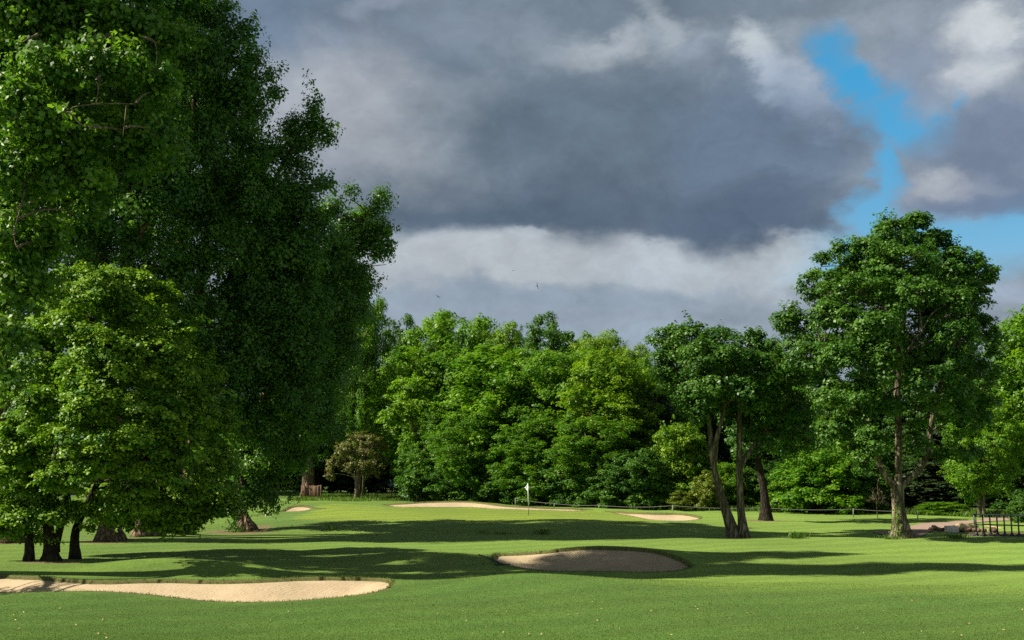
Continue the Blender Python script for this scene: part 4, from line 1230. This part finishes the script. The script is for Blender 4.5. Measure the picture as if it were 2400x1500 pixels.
# hawthorn with a brownish thin crown
b = B['haw']
grown_tree('hawthorn_tree', 'small brownish hawthorn with a thin twiggy crown left of the green', 'tree', b, [
    (820, 1060, 34, 22, 0), (865, 1050, 36, 26, 0), (890, 1085, 22, 20, 0), (795, 1090, 34, 18, 0), (845, 1095, 40, 20, -.5), (768, 1112, 18, 10, 0), (872, 1110, 26, 16, 0), (840, 1030, 30, 20, .5)],
    [[(837, 1174, 15), (836, 1150, 11), (838, 1120, 10), (842, 1080, 6), (846, 1035, 3)], [(837, 1130, 7), (820, 1105, 5), (790, 1090, 3)], [(838, 1125, 7), (860, 1098, 5), (888, 1078, 3)]],
    (M['leaf_dry'], M['bark_pale']), 9000, 0.16, 0.42, per=40, flare=.3, flare_h=.2, frac=0.9, twig=.03, thick=.05, sprig=.5, flat=.6, tint=(.4, .25))

# pale forked stem at the left of the wood
g = np.array([(985 - CX) / F * 114, 114.0, 0.0]); g[2] = float(hz(g[0], 114.0))
grown_tree('slender_tree', 'slender tree with a pale bent forked stem in front of the wood', 'tree', g, [
    (945, 950, 50, 30, 0), (990, 960, 46, 30, 0), (1020, 985, 36, 30, 0), (925, 985, 40, 26, 0), (965, 915, 50, 30, .5), (1015, 1020, 30, 22, 0)],
    [[(984, 1185, 10), (978, 1120, 9), (972, 1060, 9), (972, 1030, 8), (965, 985, 6), (950, 940, 3)], [(973, 1040, 7), (982, 1015, 6), (981, 985, 4), (990, 950, 3)]],
    (M['leaf_ash'], M['bark_pale']), 12000, 0.2, 0.5, per=50, flare=.2, flare_h=.3, tint=(.6, .2), flat=.5, layer=.3, droop=.3)

# ------------------------------------------------------------------ flagstick
g = ground_at(1239, 1208)
u = g[1] / F
fl = thing('flagstick', 'white pole with a small white pennant planted in the putting green', 'flagstick', g)
MB().tube([(0, 0, -.1), (0, 0, 23 * u)], .016, 10).build('lower_pole', M['black_metal'], fl, True)
MB().tube([(-0.008, 0, 23 * u), (-0.05, 0, 75 * u)], [.024, .026], 10).build('upper_pole', M['white_paint'], fl, True)
# the pennant hangs left of the pole, rippled, and a corner shows right of it
vv, ff = [], []
nx, nz = 14, 10
top, bot, tip = np.array([-.052, 0, 74 * u]), np.array([-.036, 0, 57 * u]), np.array([-9.5 * u, .06, 64 * u])
for i in range(nx + 1):
    for j in range(nz + 1):
        s, q = i / nx, j / nz
        e = top * (1 - q) + bot * q
        p = e * (1 - s) + tip * s
        p = p + np.array([0, .05 * math.sin(s * 9 + q * 3) * s * (1.1 - s), -.02 * math.sin(s * 5)])
        vv.append(p)
for i in range(nx):
    for j in range(nz):
        a = i * (nz + 1) + j
        ff.append((a, a + 1, a + nz + 2, a + nz + 1))
fo = quads('pennant', np.array(vv), ff, M['flag'], fl, True)
md = fo.modifiers.new('thickness', 'SOLIDIFY')
md.thickness = .006
em = MB()
em.box((-.13, -.055, 66 * u), (.018, .008, .09)).box((-.10, -.05, 65.5 * u), (.03, .008, .018)).box((-.085, -.045, 63.5 * u), (.016, .008, .08))
em.build('emblem', M['mark'], fl)
MB().add([(-.04, 0, 70 * u), (.05, .03, 67 * u), (.055, .03, 64.5 * u), (-.03, 0, 61 * u), (-.04, .02, 70 * u), (.05, .05, 67 * u), (.055, .05, 64.5 * u), (-.03, .02, 61 * u)],
         [(0, 1, 2, 3), (7, 6, 5, 4), (0, 4, 5, 1), (1, 5, 6, 2), (2, 6, 7, 3), (3, 7, 4, 0)]).build('pennant_corner', M['flag'], fl)

# ------------------------------------------------------------------ rope fence
rf = None
posts = [(1208, 1168, 1184), (1299, 1180, 1191), (1404, 1184, 1193), (1577, 1185, 1200), (1790, 1190, 1207), (2000, 1193, 1212), (2151, 1198, 1215)]
tops = []
for i, (px, t0, t1) in enumerate(posts):
    d = float(np.interp(px, [1208, 1577, 2151], [99.0, 86.0, 78.0]))
    x = (px - CX) / F * d
    z = float(hz(x, d))
    top = P(px, t0, d)
    if rf is None:
        rf = thing('rope_fence', 'low rope strung on thin grey posts in front of the wood', 'fence', (x, d, z))
    o = np.array([x, d, z])
    rb = np.array(rf.location)
    MB().tube([(x - rb[0], d - rb[1], z - .1 - rb[2]), (x - rb[0], d - rb[1], top[2] + .03 - rb[2])], .034, 8).build('post', M['post'], rf, True)
    tops.append(top - rb)
rp = MB()
for a, b in zip(tops[:-1], tops[1:]):
    t = np.linspace(0, 1, 14)[:, None]
    p = a * (1 - t) + b * t
    p[:, 2] -= .10 * 4 * (t * (1 - t))[:, 0] * np.linalg.norm(b - a) / 6
    rp.tube(p, .014, 6)
rp.build('rope', M['rope'], rf, True)

# ------------------------------------------------------------------ black railing over the ditch, with its stone footing
g0 = ground_at(2283, 1257)
d0 = g0[1]
s = d0 / F
rl = thing('metal_railing', 'black metal railing on a dark stone footing at the right edge', 'railing', g0)


def RP(px, py, dd=0.0):
    return P(px, py, d0 + dd) - g0


for i in range(14):
    px = 2289 + i * 16.6
    sl = i * .35
    top, foot = RP(px - 3, 1206 + sl), RP(px, 1253 + sl * 1.2)
    m = MB()
    m.tube([foot, top], .036, 8)
    m.tube([foot + np.array([0, 0, -.02]), foot + np.array([0, 0, .14])], [.12, .04], 8)
    m.build('post', M['black_metal'], rl, True)
m = MB()
m.tube([RP(2281, 1205, .5), RP(2284, 1205.5), RP(2289, 1205.5), RP(2400, 1208.5), RP(2510, 1212)], .036, 8)
m.build('top_rail', M['grey_metal'], rl, True)
m = MB()
m.tube([RP(2284, 1229), RP(2400, 1232), RP(2510, 1235)], .03, 8)
m.build('middle_rail', M['black_metal'], rl, True)
m = MB()
m.tube([RP(2282, 1206, .5), RP(2284, 1230, .5)], .03, 8)
m.build('end_post', M['grey_metal'], rl, True)
m = MB()
random.seed(5)
for i in range(22):
    px = 2278 + i * 11 + random.uniform(-2, 2)
    sl = i * .24
    c = RP(px, 1259 + sl + random.uniform(-1, 1), random.uniform(0, .12))
    m.box(c, (.24, .42, random.uniform(.22, .32)), Matrix.Rotation(random.uniform(-.25, .25), 3, 'Z') @ Matrix.Rotation(random.uniform(-.12, .12), 3, 'Y'))
st = m.build('stone_footing', M['stone'], rl)
bv = st.modifiers.new('worn', 'BEVEL')
bv.width = .04
bv.segments = 2

# ditch edge: concrete block, logs, loose roots
g = ground_at(2230, 1247)
m = MB()
m.box((0, 0, .14), (.62, .35, .34), Matrix.Rotation(.1, 3, 'Z'))
cb = m.build('concrete_block', M['concrete'])
cb.location = tuple(g)
bv = cb.modifiers.new('worn', 'BEVEL')
bv.width = .025
tag(cb, 'pale concrete block lying by the ditch left of the railing', 'block')
for i, (pa, pb, r, lab) in enumerate([((2244, 1243), (2272, 1240), .17, 'short thick log beside the concrete block'), ((2262, 1238), (2290, 1236), .10, 'thin log behind the thick log by the ditch'),
                                      ((2292, 1243), (2330, 1246), .05, 'bent pale branch lying behind the left railing posts'), ((2306, 1235), (2350, 1239), .045, 'long pale branch lying in the ditch behind the railing')]):
    a, b = ground_at(*pa), ground_at(*pb)
    n = 7
    t = np.linspace(0, 1, n)[:, None]
    p = (b - a) * t
    p[:, 2] += r * .8 + np.sin(t[:, 0] * 5) * r * .5
    p[:, 1] += np.sin(t[:, 0] * 4) * r * 1.2
    m = MB()
    m.tube(p, np.linspace(r, r * .75, n), 10, wob=.12)
    o = m.build('log' if r > .09 else 'fallen_branch', M['dead_wood'], None, True)
    o.location = tuple(a)
    tag(o, lab, 'log' if r > .09 else 'branch')
m = MB()
for k in range(40):
    q = rng.normal(0, 1, 3) * np.array([.9, .6, .05])
    rr = random.uniform(.05, .14)
    m.box((q[0], q[1], rr * .5 + abs(q[2])), (rr * 2, rr * 1.5, rr * 1.3), Matrix.Rotation(random.random() * 3, 3, 'Z') @ Matrix.Rotation(random.random(), 3, 'X'))
g = ground_at(2262, 1246)
o = m.build('rubble', M['soil'])
o.location = tuple(g)
tag(o, 'loose clods of brown soil and rubble along the ditch', 'rubble', kind='stuff')
# uprooted twiggy branch by the oak
g = ground_at(2056, 1214)
base = P(2054, 1170, g[1] - 1.0)
m = MB()
for k in range(30):
    a = unit(rng.normal(size=3) * np.array([1, .6, .8]))
    ln = random.uniform(.25, .75)
    t = np.linspace(0, 1, 6)[:, None]
    o0 = rng.normal(0, .16, 3) * np.array([1.4, .6, .8])
    p = o0 + a * ln * t + np.cumsum(rng.normal(0, .05, (6, 3)), 0) * t
    m.tube(p, np.linspace(.018, .006, 6), 5, cap=False)
    for q in (2, 3, 4):
        e = unit(a + rng.normal(0, .7, 3)) * random.uniform(.1, .3)
        m.tube([p[q], p[q] + e * .5 + rng.normal(0, .02, 3), p[q] + e], [.009, .006, .003], 4, cap=False)
m.tube([(0, 0, 0), (.1, -.02, .5), (.05, 0, 1.0), (.16, 0, 1.3)], [.03, .025, .02, .01], 6)
m.tube([(0, 0, -.1), (.05, .05, -.7), (.12, .1, base[2] * -1 + g[2])], [.02, .022, .02], 6)
o = m.build('dead_branch', M['bark_pale'], None, True)
o.location = tuple(base)
tag(o, 'brown tangle of dead twigs just left of the oak trunk', 'branch')

# ------------------------------------------------------------------ rake left beside the middle bunker
a, b = ground_at(1122, 1307), ground_at(1177, 1327)
a[2] += .10
b[2] += .06
rk = thing('bunker_rake', 'dark green rake lying on the grass at the left lip of the middle bunker', 'rake', a)
MB().tube([(0, 0, 0), (b - a) * .5 + np.array([0, 0, .02]), b - a], .028, 8).build('handle', M['rake'], rk, True)
m = MB()
ax = unit((b - a)[None])[0]
sd = unit(np.cross(ax, [0, 0, 1.0])[None])[0]
for k in range(-5, 6):
    q = b - a + sd * k * .05
    m.tube([q, q + np.array([0, 0, -.07])], .008, 5)
m.tube([b - a - sd * .28, b - a + sd * .28], .018, 6)
m.build('rake_head', M['rake'], rk, True)

# ------------------------------------------------------------------ cream hoops by the small bunker
g = ground_at(638, 1211)
hp = thing('ground_hoops', 'pair of crossing cream hoops stuck in the turf by the leaning poplar', 'hoops', g)
s = g[1] / F
for (x0, x1, hgt, dy) in [(-15, 11, 12, -.15), (-10, 5, 11.5, .05), (-7, 10, 11, .35)]:
    t = np.linspace(0, math.pi, 18)
    p = np.column_stack([(x0 + x1) / 2 * s - np.cos(t) * (x1 - x0) / 2 * s, np.linspace(dy, dy + .5, 18), np.sin(t) ** .8 * hgt * s - .05 * (np.abs(np.cos(t)) > .98)])
    MB().tube(p, .02, 7).build('hoop', M['cream_plastic'], hp, True)

# ------------------------------------------------------------------ timber enclosure round a dark trunk
b = B['hut']
en = thing('timber_enclosure', 'brown boarded timber enclosure with an open front in deep shade', 'enclosure', b)
s = b[1] / F
h = 32 * s
for sx, wd in ((-15.5, 8), (14, 15)):
    m = MB()
    n = int(wd / 2.5) + 1
    for i in range(n):
        x = (sx + (i - (n - 1) / 2) * wd / n) * s
        m.box((x, random.uniform(-.01, .01), h * .47), (wd / n * s * .94, .07, h * (.98 + random.uniform(-.05, .05))))
    m.build('side_panel', M['timber'], en)
m = MB()
for i in range(11):
    m.box(((-19 + i * 3.6) * s, 1.15 + random.uniform(-.01, .01), h * .48), (3.4 * s, .06, h * (1 + random.uniform(-.03, .03))))
m.build('back_panel', M['timber'], en)
for x, y in ((-20, .05), (-11, .05), (7, .05), (21, .05), (-20, 1.12), (21, 1.12)):
    MB().box((x * s, y, h * .5), (.10, .10, h * 1.06)).build('corner_post', M['timber'], en)

d = b[1] + 2.4
x = (722 - CX) / F * d
gb = np.array([x, d, float(hz(x, d))])
grown_tree('poplar_tree', 'far poplar whose trunk rises dark from the timber enclosure', 'tree', gb, [
    (720, 1020, 60, 50, 0), (680, 960, 60, 60, 0), (770, 960, 60, 50, 0), (730, 880, 80, 70, 0), (720, 760, 70, 70, 0), (780, 1040, 40, 34, 0), (660, 1060, 46, 36, 0), (720, 1080, 34, 20, -.5), (800, 1010, 40, 40, .5), (820, 900, 50, 60, 0), (800, 780, 60, 70, 0)],
    [[(722, 1170, 34), (723, 1140, 30), (722, 1080, 27), (722, 950, 18), (724, 780, 8)]], PM, 42000, 0.16, 0.6, **PK)

# ------------------------------------------------------------------ birds
for i, (px, py, d, sp, roll, lab) in enumerate([(1027, 696, 120, .55, .35, 'small dark bird gliding above the light green crown'), (1259, 671, 110, .5, 1.2, 'small dark bird banking steeply, right of the other birds'),
                                                (1203, 634, 170, .45, .1, 'tiny bird highest of those over the wood')]):
    bm = MB()
    prof = [(-.16, .006), (-.12, .03), (-.04, .05), (.05, .048), (.11, .032), (.15, .03), (.19, .006)]
    bm.tube([(x, 0, 0) for x, _ in prof], [r for _, r in prof], 8)
    o = bm.build('bird', M['bird'], None, True)
    o.location = tuple(P(px, py, d))
    o.rotation_euler = (roll, .1, 2.4 if i == 0 else .9)
    o.scale = (.62, .62, .62)
    tag(o, lab, 'bird', 'birds over the wood')
    for sg in (1, -1):
        w = MB()
        w.add([(.06, sg * .03, .02), (-.06, sg * .03, .02), (.08, sg * sp * .5, .10), (-.05, sg * sp * .5, .09), (.0, sg * sp, .07), (-.05, sg * sp * .98, .06),
               (.06, sg * .03, .005), (-.06, sg * .03, .012), (.08, sg * sp * .5, .085), (-.05, sg * sp * .5, .082), (.0, sg * sp, .062), (-.05, sg * sp * .98, .054)],
              [(0, 2, 3, 1), (2, 4, 5, 3), (7, 9, 8, 6), (9, 11, 10, 8), (0, 6, 8, 2), (2, 8, 10, 4), (1, 3, 9, 7), (3, 5, 11, 9), (4, 10, 11, 5), (0, 1, 7, 6)])
        w.build('wing', M['bird'], o)
    MB().add([(-.13, .02, 0), (-.13, -.02, 0), (-.27, .05, .005), (-.27, -.05, .005), (-.13, .02, .012), (-.13, -.02, .012), (-.27, .05, .012), (-.27, -.05, .012)],
             [(0, 2, 3, 1), (4, 5, 7, 6), (0, 4, 6, 2), (1, 3, 7, 5), (2, 6, 7, 3), (0, 1, 5, 4)]).build('tail', M['bird'], o)

# ------------------------------------------------------------------ walker in blue at the wood's edge
g = ground_at(917, 1161, 100)
print('walker', g)
pr = thing('person', 'person in a blue shirt and dark shorts walking left at the edge of the wood', 'person', g)
J = {  # joints in metres, facing left (-x)
    'pelvis': (0, 0, .94, .135), 'waist': (0, 0, 1.08, .125), 'chest': (-.02, 0, 1.30, .15), 'neck0': (-.02, 0, 1.46, .075), 'neck': (-.04, 0, 1.53, .055), 'skull': (-.06, 0, 1.60, .075), 'crown': (-.055, 0, 1.69, .088), 'chin': (-.11, 0, 1.58, .045),
    'hipl': (0, -.09, .90, .10), 'kneel': (-.16, -.09, .52, .062), 'anklel': (-.24, -.09, .10, .040), 'toel': (-.40, -.09, .045, .036),
    'hipr': (0, .09, .90, .10), 'kneer': (.05, .09, .50, .062), 'ankler': (.27, .09, .16, .040), 'toer': (.17, .09, .045, .034),
    'shl': (-.01, -.19, 1.41, .065), 'ell': (.06, -.25, 1.13, .045), 'wrl': (-.19, -.22, 1.07, .030), 'pml': (-.27, -.21, 1.10, .034),
    'shr': (-.01, .19, 1.41, .065), 'elr': (.10, .24, 1.14, .045), 'wrr': (-.08, .26, .98, .030), 'pmr': (-.15, .26, .96, .034)}
EDG = [('pelvis', 'waist'), ('waist', 'chest'), ('chest', 'neck0'), ('neck0', 'neck'), ('neck', 'skull'), ('skull', 'crown'), ('skull', 'chin'), ('pelvis', 'hipl'), ('hipl', 'kneel'), ('kneel', 'anklel'), ('anklel', 'toel'),
       ('pelvis', 'hipr'), ('hipr', 'kneer'), ('kneer', 'ankler'), ('ankler', 'toer'), ('chest', 'shl'), ('shl', 'ell'), ('ell', 'wrl'), ('wrl', 'pml'), ('chest', 'shr'), ('shr', 'elr'), ('elr', 'wrr'), ('wrr', 'pmr')]
for sd, yy in (('l', -.21), ('r', .26)):
    px_, py_, pz_, _ = J['pm' + sd]
    for k in range(4):
        n1, n2 = f'f{sd}{k}a', f'f{sd}{k}b'
        J[n1] = (px_ - .045, py_ + (k - 1.5) * .018, pz_ + .008, .009)
        J[n2] = (px_ - .075 - .006 * (k in (1, 2)), py_ + (k - 1.5) * .018, pz_ - .025, .008)
        EDG += [('pm' + sd, n1), (n1, n2)]
    J[f't{sd}'] = (px_ - .03, py_ + (.04 if sd == 'l' else -.04), pz_ + .03, .010)
    EDG.append(('pm' + sd, f't{sd}'))
names = list(J)
me = bpy.data.meshes.new('person_skeleton')
me.from_pydata([J[n][:3] for n in names], [(names.index(a), names.index(b)) for a, b in EDG], [])
sk = link(bpy.data.objects.new('person_skeleton', me))
sk.modifiers.new('skin', 'SKIN')
for i, n in enumerate(names):
    v = me.skin_vertices[0].data[i]
    r = J[n][3]
    v.radius = (r, r)
    v.use_root = n == 'pelvis'
sb = sk.modifiers.new('smooth', 'SUBSURF')
sb.levels = sb.render_levels = 2
dg = bpy.context.evaluated_depsgraph_get()
bme = bpy.data.meshes.new_from_object(sk.evaluated_get(dg))
bpy.data.objects.remove(sk)
bme.name = 'body'
bme.materials.clear()
for k in ('skin', 'shoe'):
    bme.materials.append(M[k])
for p in bme.polygons:
    p.use_smooth = True
    p.material_index = 1 if p.center.z < .11 else 0
link(bpy.data.objects.new('body', bme), pr)


def cloth(name, test, grow_by, mat):
    bm = bmesh.new()
    bm.from_mesh(bme)
    bmesh.ops.delete(bm, geom=[f for f in bm.faces if not test(f.calc_center_median())], context='FACES')
    seen, best = set(), set()
    for v in bm.verts:                       # keep the largest piece only
        if v in seen:
            continue
        isl, todo = {v}, [v]
        while todo:
            for e in todo.pop().link_edges:
                for q in e.verts:
                    if q not in isl:
                        isl.add(q)
                        todo.append(q)
        seen |= isl
        best = isl if len(isl) > len(best) else best
    bmesh.ops.delete(bm, geom=[v for v in bm.verts if v not in best], context='VERTS')
    bm.normal_update()
    for v in bm.verts:
        v.co += v.normal * grow_by
    m2 = bpy.data.meshes.new(name)
    bm.to_mesh(m2)
    bm.free()
    m2.materials.clear()
    m2.materials.append(mat)
    for p in m2.polygons:
        p.material_index = 0
    o = link(bpy.data.objects.new(name, m2), pr)
    md = o.modifiers.new('thickness', 'SOLIDIFY')
    md.thickness = .012
    md.offset = 1


cloth('shirt', lambda c: .93 < c.z < 1.475 and not (c.z < 1.22 and abs(c.y) > .19), .014, M['shirt'])
cloth('shorts', lambda c: .53 < c.z < .96 and abs(c.y) < .19, .022, M['shorts'])
cloth('hair', lambda c: c.z > 1.665, .012, M['hair'])
for sg in (-1, 1):
    m = MB()
    m.tube([(-.138, sg * .03, 1.652), (-.146, sg * .03, 1.652)], [.012, .006], 8)
    m.build('eye', M['mark'], pr, True)
m = MB()
m.tube([(-.13, 0, 1.645), (-.158, 0, 1.612), (-.135, 0, 1.605)], [.010, .015, .010], 6)
m.build('nose', M['skin'], pr, True)

# ------------------------------------------------------------------ fallen leaves on the near turf
fr = random.Random(4)
me0 = None
pos = [(1015, 1421), (1141, 1414), (1093, 1457), (1180, 1485), (1240, 1489), (1297, 1436), (1354, 1441), (1275, 1468), (1350, 1456), (1388, 1413), (1468, 1410), (1400, 1457), (1395, 1473), (1452, 1477), (1310, 1424), (1188, 1435), (1244, 1446), (1270, 1489), (1140, 1471),
       (122, 1414), (178, 1467), (210, 1468), (480, 1442), (560, 1485), (635, 1456), (775, 1430), (45, 1476), (530, 1470), (1630, 1424), (1636, 1430), (1527, 1435), (1690, 1433), (1760, 1440), (1900, 1460), (2010, 1475), (2100, 1445), (2230, 1470), (2330, 1452), (2380, 1488)]
for i in range(50):
    pos.append((fr.uniform(1000, 2400), 1400 + 95 * fr.random() ** .7))
for i in range(18):
    pos.append((fr.uniform(0, 1000), fr.uniform(1425, 1498)))
for i, (px, py) in enumerate(pos):
    g = ground_at(px, py, 20, 60)
    if me0 is None:
        vv, ff = [], []
        outl = [(0, -.5), (.18, -.3), (.36, -.05), (.26, .2), (.12, .36), (0, .52), (-.12, .36), (-.27, .2), (-.36, -.05), (-.18, -.3)]
        for zz in (0, .02):
            for x, y in outl:
                vv.append((x * .10, y * .10, .03 + .12 * x * x + .06 * y + zz * .15))
        n = len(outl)
        ff = [tuple(range(n - 1, -1, -1)), tuple(range(n, 2 * n))] + [(k, (k + 1) % n, n + (k + 1) % n, n + k) for k in range(n)]
        m = MB()
        m.add(vv, ff)
        o = m.build('fallen_leaf', M['leaf_fallen'])
        a = o.data.attributes.new('tint', 'FLOAT', 'FACE')
        a.data.foreach_set('value', np.full(len(o.data.polygons), .5, dtype=np.float32))
        me0 = o
    else:
        o = me0.copy()
        link(o)
    o.location = (g[0], g[1], g[2] + .012)
    k = fr.uniform(.25, .62)
    o.scale = (k, k, k)
    o.rotation_euler = (fr.uniform(-.4, .4), fr.uniform(-.4, .4), fr.uniform(0, 6.28))
    q = fr.random()
    o.color = (1.0, .95, .9, 1) if q < .4 else ((1.15, 1.2, .6, 1) if q < .7 else (.8, .6, .45, 1))
    tag(o, 'small dry leaf lying on the near turf', 'leaf', 'fallen leaves on the near turf')


# ------------------------------------------------------------------ grass that stands up: blades
def blades(name, pts, height, width, lean=0.35, tint=(.5, .2), mat=None):
    n = len(pts)
    hh = height * rng.uniform(.5, 1.3, n)
    a = rng.uniform(0, 2 * math.pi, n)
    dx, dy = np.cos(a), np.sin(a)
    ln = lean * hh * rng.uniform(.2, 1.3, n)
    b = rng.uniform(0, 2 * math.pi, n)
    v = np.empty((n, 4, 3))
    w = width * rng.uniform(.7, 1.3, n)
    v[:, 0] = pts + np.column_stack([dx * w, dy * w, np.full(n, -.01)])
    v[:, 1] = pts - np.column_stack([dx * w, dy * w, np.full(n, .01)])
    mid = pts + np.column_stack([np.cos(b) * ln * .4, np.sin(b) * ln * .4, hh * .6])
    v[:, 2] = mid - np.column_stack([dx * w, dy * w, np.zeros(n)]) * .7
    v[:, 3] = pts + np.column_stack([np.cos(b) * ln, np.sin(b) * ln, hh])
    f = v.reshape(-1, 3)
    t = np.clip(rng.normal(tint[0], tint[1], n), 0, 1)
    return mesh_np(name, f, np.arange(n * 4), np.arange(n) * 4, np.full(n, 4), mat or M['blade'], None, t)


# shaggy fringe along the lips of the bunkers
pp = []
for k, poly in POLY.items():
    far = k not in ('front', 'middle')
    q = np.vstack([poly, poly[:1]])[:, :2]
    seg = np.linalg.norm(np.diff(q, axis=0), axis=1)
    cum = np.concatenate([[0], np.cumsum(seg)])
    n = int(cum[-1] * (90 if far else 170))
    u = rng.uniform(0, cum[-1], n)
    x = np.interp(u, cum, q[:, 0]) + rng.normal(0, .05, n)
    y = np.interp(u, cum, q[:, 1]) + rng.normal(0, .05, n)
    s_, _ = poly_sdf(poly, x, y)
    z = hz(x, y) + .03 * np.exp(-(s_ / .25) ** 2) - np.where(s_ > 0, .07, 0)
    keep = s_ < .05
    pp.append(np.column_stack([x, y, z])[keep])
tag(blades('grass_fringe', np.vstack(pp), (.045), .005, .8, (.6, .25)), kind='stuff')

# long grass and weeds at the edge of the wood
n = 26000
px = rng.uniform(700, 2420, n)
d = np.interp(px, [700, 900, 1500, 2150, 2400], [126, 119, 96, 86.5, 80]) + rng.normal(0, 1.5, n)
x = (px - CX) / F * d
keep = np.ones(n, bool)
for poly in POLY.values():
    s_, _ = poly_sdf(poly, x, d)
    keep &= s_ < -.3
x, d = x[keep], d[keep]
tag(blades('long_grass', np.column_stack([x, d, hz(x, d)]), .38, .02, .5, (.4, .25)), kind='stuff')
n = 9000
x = rng.uniform((700 - CX) / F * 118, (945 - CX) / F * 118, n)
d = rng.uniform(112, 132, n)
patch = np.sin(1.3 * x + .4 * d) + np.sin(.7 * x - .9 * d + 1.0) + rng.normal(0, .6, n)
x, d = x[patch > -.2], d[patch > -.2]
tag(blades('meadow_grass', np.column_stack([x, d, hz(x, d)]), .30, .03, .5, (.7, .25)), kind='stuff')

# single tufts on the approach
for px, py, hgt, n, lab in [(1270, 1252, .26, 110, 'dark grass tuft on the slope below the flag'), (772, 1243, .36, 34, 'thin pale tuft of tall grass below the left of the green'), (1176, 1252, .16, 70, 'low grass tuft between the dark and the thin tuft'),
                            (1130, 1250, .16, 50, 'faint low tuft left of the other tufts below the flag'), (1868, 1262, .3, 150, 'grass tuft between the twin trunks and the oak'), (2240, 1262, .2, 180, 'bushy grass clump left of the railing foot'), (2090, 1264, .2, 120, 'grass tuft at the left foot of the oak')]:
    g = ground_at(px, py)
    q = np.column_stack([rng.normal(0, .22 if n < 400 else .55, n), rng.normal(0, .22, n), np.zeros(n)])
    q[:, 2] = hz(g[0] + q[:, 0], g[1] + q[:, 1]) - g[2]
    o = blades('grass_tuft', q, hgt, .012, .5, (.4, .25))
    o.location = tuple(g)
    tag(o, lab, 'grass tuft', 'grass tufts on the fairway')

# the mown sward close to the camera
n = 260000
d = 23.0 + 13.0 * rng.random(n) ** 1.5
x = (rng.uniform(-60, 2460, n) - CX) / F * d
keep = np.ones(n, bool)
for k in ('front', 'middle'):
    s_, _ = poly_sdf(POLY[k], x, d)
    keep &= s_ < -.02
x, d = x[keep], d[keep]
tag(blades('mown_grass', np.column_stack([x, d, hz(x, d)]), (.020), .003, .9, (.45, .25)), kind='stuff')

# plants that were only patterns for copies and never planted
for o in list(bpy.data.objects):
    if o.parent is None and o.type == 'EMPTY' and 'label' not in o:
        for c in kids(o):
            bpy.data.objects.remove(c)
        bpy.data.objects.remove(o)
